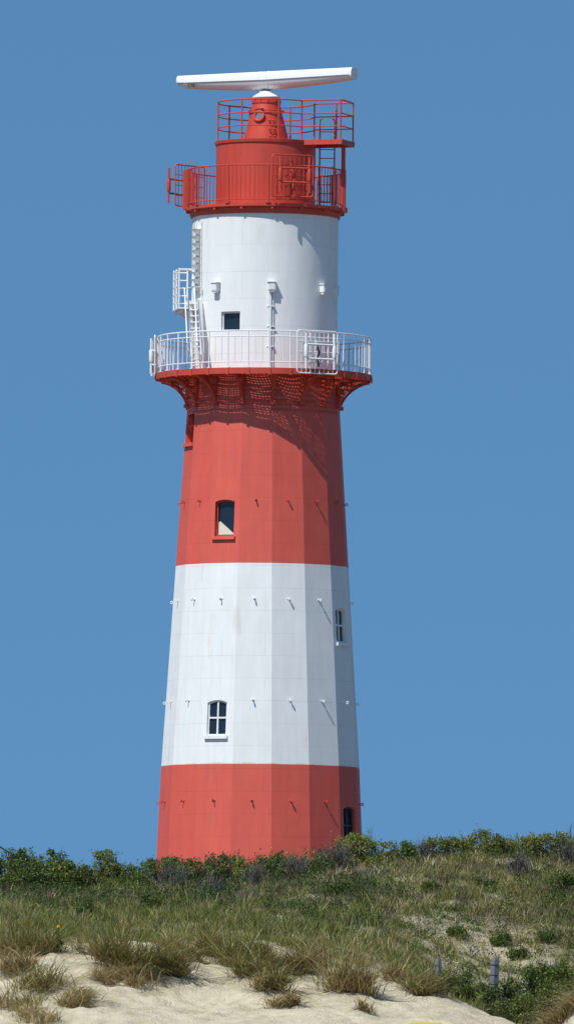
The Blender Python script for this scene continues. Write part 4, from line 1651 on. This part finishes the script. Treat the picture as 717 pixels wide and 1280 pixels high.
MIXG = LEAFG + DKGREEN[:2]
CREST = [
    (4, 1074, 46, 169.0, MIXG, 'dark green shrub at the left edge under the overhead cable'),
    (26, 1062, 38, 169.6, MIXG, 'dark green shrub where the overhead cable disappears'),
    (46, 1076, 40, 168.8, MIXG, 'rounded dark shrub between the cable and the twin tipped shrub'),
    (64, 1062, 32, 169.4, MIXG, 'twin tipped dark green shrub, tallest of the left hand thicket'),
    (84, 1078, 34, 169.0, MIXG, 'green shrub just right of the twin tipped shrub'),
    (104, 1084, 32, 169.3, LEAFG + GREY[:1], 'low shrub in the dip left of the lone tall light green shrub'),
    (130, 1063, 28, 169.6, LEAFY + LEAFG, 'lone tall light green shrub against the sky left of the tower'),
    (146, 1084, 24, 169.2, LEAFY + LEAFG, 'small light green shrub at the foot of the lone tall one'),
    (166, 1083, 36, 169.4, LEAFG, 'green shrub between the lone tall shrub and the tower'),
    (188, 1076, 28, 169.8, LEAFG, 'green shrub at the left edge of the tower foot'),
    (214, 1073, 40, 170.0, LEAFG, 'low green shrub in front of the left half of the red tower foot'),
    (244, 1076, 34, 169.8, MIXG, 'dark low shrub left of the grassy hump before the tower'),
    (280, 1069, 44, 170.2, MIXG + GREY[:2], 'twiggy shrub on the hump in front of the tower, with two thin sprigs'),
    (306, 1078, 30, 169.8, LEAFG, 'low shrub in the notch right of the hump before the tower'),
    (340, 1069, 40, 170.2, LEAFG, 'green shrub before the middle of the red tower foot'),
    (366, 1078, 30, 169.8, MIXG, 'small dark shrub under the dark facet of the tower foot'),
    (398, 1068, 42, 170.0, LEAFG + LEAFY[:1], 'spreading green shrub left of the large pale shrub by the tower window'),
    (441, 1044, 46, 170.6, LEAFY + LEAFG[:2], 'large pale green shrub rising in front of the lowest tower window'),
    (474, 1054, 34, 170.2, LEAFG + LEAFY[:1], 'green shrub just right of the tower, beside the large pale shrub'),
    (500, 1053, 36, 170.4, LEAFG, 'green shrub between the tower and the bare grey bush'),
    (542, 1048, 28, 170.8, LEAFY, 'pale shrub just right of the bare grey bush on the skyline'),
    (566, 1049, 34, 170.6, LEAFY + LEAFG, 'rounded olive shrub on the right skyline, first of the long row'),
    (590, 1048, 34, 170.8, LEAFY, 'rounded olive shrub left of the thin airy shrub on the skyline'),
    (605, 1038, 20, 171.0, LEAFY, 'thin airy shrub sticking up from the right skyline'),
    (624, 1046, 36, 170.7, LEAFY + LEAFG, 'wide olive shrub right of the thin airy shrub'),
    (654, 1047, 40, 170.9, LEAFY + MIXG[:2], 'wide olive shrub in the middle of the right skyline row'),
    (678, 1045, 30, 170.7, LEAFY, 'pale olive shrub left of the last shrub on the right skyline'),
    (700, 1043, 36, 171.0, LEAFY + LEAFG, 'olive shrub at the right edge of the picture by the dead twig'),
    (722, 1046, 34, 170.8, LEAFY + LEAFG, 'olive shrub cut by the right edge of the picture'),
]
for i, (px, top, w, Y, pal, lab) in enumerate(CREST):
    shrub(px, top, w * 1.25, Y - (3.0 if px < 170 else (1.2 if px < 520 else 0.2)), pal + (GREY[:1] if px % 3 else STRAW[3:]), lab, dens=(0.62 if px < 170 else 0.5) if px != 605 else 0.3)

BARE = [
    (88, 1100, 60, 166.8, 'bare grey shrub on the slope below the left thicket'),
    (140, 1097, 50, 167.2, 'bare grey shrub on the slope below the lone tall light green shrub'),
    (216, 1086, 60, 168.0, 'dark bare shrub below the left corner of the tower'),
    (262, 1112, 50, 164.8, 'grey twiggy shrub halfway up the slope below the hump'),
    (316, 1098, 46, 166.8, 'grey twiggy shrub below the middle of the tower'),
    (372, 1088, 56, 167.8, 'large bare grey shrub below the dark facet of the tower'),
    (420, 1080, 50, 168.4, 'bare grey shrub below the large pale green shrub'),
    (526, 1056, 36, 170.2, 'bare grey bush on the skyline right of the tower'),
    (648, 1076, 36, 168.6, 'greyish bare shrub below the right skyline row'),
    (706, 1062, 40, 169.6, 'bare grey shrub at the right edge below the skyline'),
]
for px, top, w, Y, lab in BARE:
    shrub(px, top, w, Y, GREY + DKGREEN[:1], lab, 'bare_shrub', 'bare shrub', 'leafless grey shrubs on the slope', bare=True)

HOLLOW = [
    (556, 1222, 34, 155.6, MIXG, 'dark green bush at the foot of the left fence post'),
    (582, 1218, 44, 155.9, MIXG, 'dark green bush between the two fence posts'),
    (611, 1231, 40, 154.7, MIXG + GREY[:1], 'low dark bush behind the sand ridge in front of the right hand post'),
    (640, 1222, 44, 155.6, MIXG + GREY[:1], 'dark bush just right of the taller fence post'),
    (672, 1204, 46, 156.6, MIXG, 'largest dark green bush of the hollow, right of the posts'),
    (655, 1244, 40, 154.2, MIXG + LEAFY[:1], 'low bush above the dip of the sand ridge'),
    (704, 1200, 44, 156.4, MIXG, 'dark green bush at the right edge above the dry grass mound'),
    (690, 1232, 46, 154.8, MIXG + LEAFY[:1], 'bush directly behind the dry tan grass mound'),
    (628, 1252, 34, 153.9, MIXG + GREY[:1], 'lowest bush peeping over the sand ridge below the posts'),
    (716, 1240, 34, 154.4, MIXG, 'bush cut by the right edge beside the dry grass mound'),
]
for px, top, w, Y, pal, lab in HOLLOW:
    shrub(px, top, w, Y, pal + OLIVE[2:3] + GREY[:1], lab, group='dark bushes in the hollow behind the sand ridge', dens=0.6)

CLUMP = [
    (104, 1146, 18, 34, 'green leafy clump on the left slope above the yellow flower'),
    (186, 1140, 20, 40, 'green leafy clump on the slope below the low green tower shrub'),
    (424, 1120, 14, 36, 'bright green clump on the slope below the bare grey shrub'),
    (536, 1116, 10, 20, 'small bright green clump on the olive slope right of centre'),
    (606, 1114, 10, 34, 'green clump on the upper right slope'),
    (704, 1112, 16, 34, 'dark green clump on the slope at the right edge'),
    (624, 1182, 10, 26, 'rounded green clump alone on the bare sandy patch'),
    (646, 1200, 10, 26, 'green clump on the sandy patch above the taller fence post'),
    (572, 1172, 9, 30, 'green clump at the left side of the bare sandy patch'),
    (688, 1180, 10, 40, 'green clump at the right edge of the bare sandy patch'),
]
for px, foot, h_, w, lab in CLUMP:
    q_ = hit(px, foot, 153.0)
    shrub(px, foot - h_, w, q_.y, LEAFG[1:3] + DKGREEN + OLIVE[2:3], lab, 'leafy_clump', 'low plant', 'low leafy clumps on the dune slope', hmin=0.10, dens=0.45)


# ---- sprigs on the skyline
def sprig(px, py0, py1, Y, label):
    b0_ = at(px, py0, Y)
    gz = float(ground(b0_.x, Y))
    tp = at(px + 3, py1, Y)
    root = tag(empty('dead_twig', (b0_.x, Y, gz)), label, 'twig', 'thin dead twigs on the skyline')
    mb = MB()
    tipl = Vector((tp.x - b0_.x, 0, tp.z - gz))
    mb.tube([(0, 0, -0.02), tipl * 0.5 + Vector((0.02, 0, 0)), tipl], 0.008, 5, r2=0.003)
    for f_ in (0.5, 0.62, 0.74, 0.85):
        s_ = random.choice((-1, 1))
        mb.tube([tipl * f_ + Vector((0.01, 0, 0)), tipl * f_ + Vector((s_ * random.uniform(0.03, 0.09), random.uniform(-0.04, 0.04), random.uniform(0.06, 0.14)))], 0.005, 4, r2=0.002)
    mb.build('stem', M['wire'], root)


sprig(709, 1075, 1032, 170.4, 'dead forked twig standing up at the right end of the skyline')
sprig(461, 1070, 1034, 170.3, 'thin dead twig rising beside the right edge of the tower')
sprig(450, 1070, 1040, 170.3, 'thin pale stalk in front of the lowest tower window')

# ---- flowering plant on the left of the slope
fp = hit(76, 1192)
fl = tag(empty('flowering_plant', fp), 'dark green upright plant with one yellow flower head on the left', 'flower')
tp = at(73, 1158, fp.y) - fp
mb = MB()
mb.tube([(0, 0, -0.03), (tp.x * 0.3, 0, tp.z * 0.5), (tp.x, 0, tp.z)], 0.009, 6, r2=0.006)
sv = np.array(mb.v)
sl_ = np.array([i for f_ in mb.f for i in f_])
ss_ = np.cumsum([0] + [len(f_) for f_ in mb.f[:-1]])
rawmesh('stem', sv, sl_, ss_, M['leaf'], np.repeat(np.array([[0.045, 0.08, 0.02]]), len(sv), axis=0), fl)
n_ = 150
t_ = rng.uniform(0.0, 0.82, n_)
q = np.stack([tp.x * t_, np.zeros(n_), tp.z * t_], 1) + rng.normal(0, 0.03, (n_, 3)) * (1.2 - t_)[:, None]
Lf = leaves(q, rng.uniform(0.05, 0.10, n_) * (1.15 - t_), pick(DKGREEN, n_), 0.6, 0.35)
rawmesh('leaves', *Lf[:3], M['leaf'], Lf[3], fl)
hd = MB()
FS = 0.62
for k in range(14):
    a = 2 * PI * k / 14
    d = Vector((math.cos(a), -0.55, math.sin(a))).normalized()
    s_ = Vector((-math.sin(a), 0, math.cos(a)))
    hd.poly([tp + s_ * 0.004, tp + d * 0.026 * FS + s_ * 0.011 * FS, tp + d * 0.045 * FS, tp + d * 0.026 * FS - s_ * 0.011 * FS, tp - s_ * 0.004])
hd.lathe([(0, -0.009), (0.012, -0.005), (0.012, 0.006), (0, 0.011)], 10, (tp.x, -0.012, tp.z))
hd.build('flower_head', M['petal'], fl)


# ---- fence posts
def fence_post(px, top, w, Y, label, tilt=0.0):
    p = at(px, top, Y)
    gz = float(ground(p.x, Y))
    root = tag(empty('fence_post', (p.x, Y, gz)), label, 'fence post', 'old wooden fence posts in the hollow')
    Hm = p.z - gz
    wm = w * Y / F
    mb = MB()
    rr_ = wm / 2
    ring0 = []
    levels = [(-0.2, 1.0), (Hm * 0.35, 1.0), (Hm * 0.7, 0.98), (Hm - 0.03, 0.97), (Hm, 0.86)]
    n = 4
    vs, fs = [], []
    out = [(-1, -0.8), (-0.8, -1), (0.8, -1), (1, -0.8), (1, 0.8), (0.8, 1), (-0.8, 1), (-1, 0.8)]
    ca, sa = math.cos(0.62), math.sin(0.62)
    out = [(x * ca - y_ * sa, x * sa + y_ * ca) for x, y_ in out]
    m_ = len(out)
    for z, k in levels:
        for (x, y_) in out:
            vs.append((x * rr_ * 0.78 * k + tilt * z, y_ * rr_ * 0.78 * k, z + (0.012 * x if z == Hm else 0)))
    for i in range(len(levels) - 1):
        for k in range(m_):
            l = (k + 1) % m_
            fs.append([i * m_ + k, i * m_ + l, (i + 1) * m_ + l, (i + 1) * m_ + k])
    fs.append([(len(levels) - 1) * m_ + k for k in range(m_)])
    mb.faces(vs, fs)
    mb.build('shaft', M['wood'], root)
    for z in (Hm - 0.10, Hm - 0.24, Hm - 0.37):
        if z < 0.05:
            continue
        wr_ = MB()
        wr_.tube([(x * rr_ * 0.80 + tilt * z, y_ * rr_ * 0.80, z) for x, y_ in out], 0.006, 5, closed=True)
        wr_.build('wire_wrap', M['wire'], root)


fence_post(547.5, 1198, 7.5, 156.0, 'shorter grey wooden fence post at the end of the sand ridge')
fence_post(615.5, 1197, 11, 155.3, 'taller grey fence post with three wire wraps amid dark bushes', 0.03)
fence_post(693, 1203, 6, 156.9, 'half hidden grey fence post in the dark bush at the right')

# ---- yellow board whose top edge just shows at the bottom of the picture
yb = at(532, 1278.0, 139.0)
yg = float(ground(yb.x, 139.0))
ys = tag(empty('sign_board', (yb.x, 139.0, yg)), 'top edge of a yellow board at the bottom of the picture', 'sign')
hB = yb.z - yg
mb = MB()
mb.obox((0, 0, hB - 0.14), (1, 0, 0), (0, 0, 1), (0, 1, 0), 0.40, 0.28, 0.012, 0.02)
mb.build('panel', M['yellow'], ys)
mb = MB()
mb.tube([(0, 0.03, -0.3), (0, 0.03, hB - 0.03)], 0.022, 8)
mb.build('stake', M['steel'], ys)

# ---- overhead cable on the left
ca_ = at(-60, 1030, 240)
cb_ = at(60, 1096, 240)
mb = MB()
mb.tube([at(-200 + 20 * k, 1058.5 + (20 * k - 200) * 0.62 - 0.00045 * (20 * k - 200) * (300 - 20 * k) * 0.1, 240) - at(0, 1058, 240) for k in range(0, 15)], 0.017, 6)
cbl = mb.build('overhead_cable', M['dark'], None, at(0, 1058, 240))
tag(cbl, 'thin dark overhead cable slanting down behind the left shrubs', 'cable')

# ------------------------------------------------------------------ LIGHT, SKY, CAMERA
S_AZ, S_EL = -38.5, 56.0      # degrees right of the direction back to the camera; elevation
sd = Vector((math.sin(math.radians(S_AZ)) * math.cos(math.radians(S_EL)), -math.cos(math.radians(S_AZ)) * math.cos(math.radians(S_EL)), math.sin(math.radians(S_EL))))
sun = bpy.data.lights.new('sun', 'SUN')
sun.energy = 4.5
sun.angle = math.radians(0.53)
sun.color = (1.0, 0.98, 0.93)
so = bpy.data.objects.new('sun', sun)
COL.objects.link(so)
so.rotation_euler = sd.to_track_quat('Z', 'Y').to_euler()
so.location = (-40, 200, 80)

w = bpy.data.worlds.new('World')
scene.world = w
w.use_nodes = True
nt = w.node_tree
bg = nt.nodes['Background']
sky = nt.nodes.new('ShaderNodeTexSky')
sky.sky_type = 'NISHITA'
sky.sun_disc = False
sky.sun_elevation = math.radians(S_EL)
sky.sun_rotation = math.atan2(sd.x, sd.y) % (2 * PI)
sky.air_density = 1.0
sky.dust_density = 0.25
sky.ozone_density = 2.5
# very clear air: the sky low over the dune is as blue as it is higher up
tcw = nt.nodes.new('ShaderNodeTexCoord')
vm = nt.nodes.new('ShaderNodeVectorMath')
vm.operation = 'MULTIPLY_ADD'
vm.inputs[1].default_value = (1, 1, 0.95)
vm.inputs[2].default_value = (0, 0, 0.30)
nt.links.new(tcw.outputs['Generated'], vm.inputs[0])
nrm_ = nt.nodes.new('ShaderNodeVectorMath')
nrm_.operation = 'NORMALIZE'
nt.links.new(vm.outputs[0], nrm_.inputs[0])
nt.links.new(nrm_.outputs[0], sky.inputs['Vector'])
tn = nt.nodes.new('ShaderNodeMix')
tn.data_type = 'RGBA'
tn.blend_type = 'MULTIPLY'
tn.inputs['Factor'].default_value = 1
tn.inputs['B'].default_value = (0.79, 1.20, 1.32, 1)
nt.links.new(sky.outputs[0], tn.inputs['A'])
nt.links.new(tn.outputs['Result'], bg.inputs['Color'])
bg.inputs['Strength'].default_value = 0.092

cam = bpy.data.cameras.new('camera')
co = bpy.data.objects.new('camera', cam)
COL.objects.link(co)
cam.sensor_fit = 'VERTICAL'
cam.sensor_height = 24
cam.lens = 24 * F / 1280
cam.clip_start = 1
cam.clip_end = 20000
mt = Matrix((RIGHT, UP, -FWD)).transposed().to_4x4()
mt.translation = EYE
co.matrix_world = mt
scene.camera = co
scene.render.resolution_x = 573
scene.render.resolution_y = 1024
scene.view_settings.view_transform = 'Standard'
scene.view_settings.look = 'None'
scene.view_settings.exposure = 0
scene.view_settings.gamma = 1
scene.view_settings.use_curve_mapping = False
scene.cycles.use_denoising = True
scene.cycles.max_bounces = 6
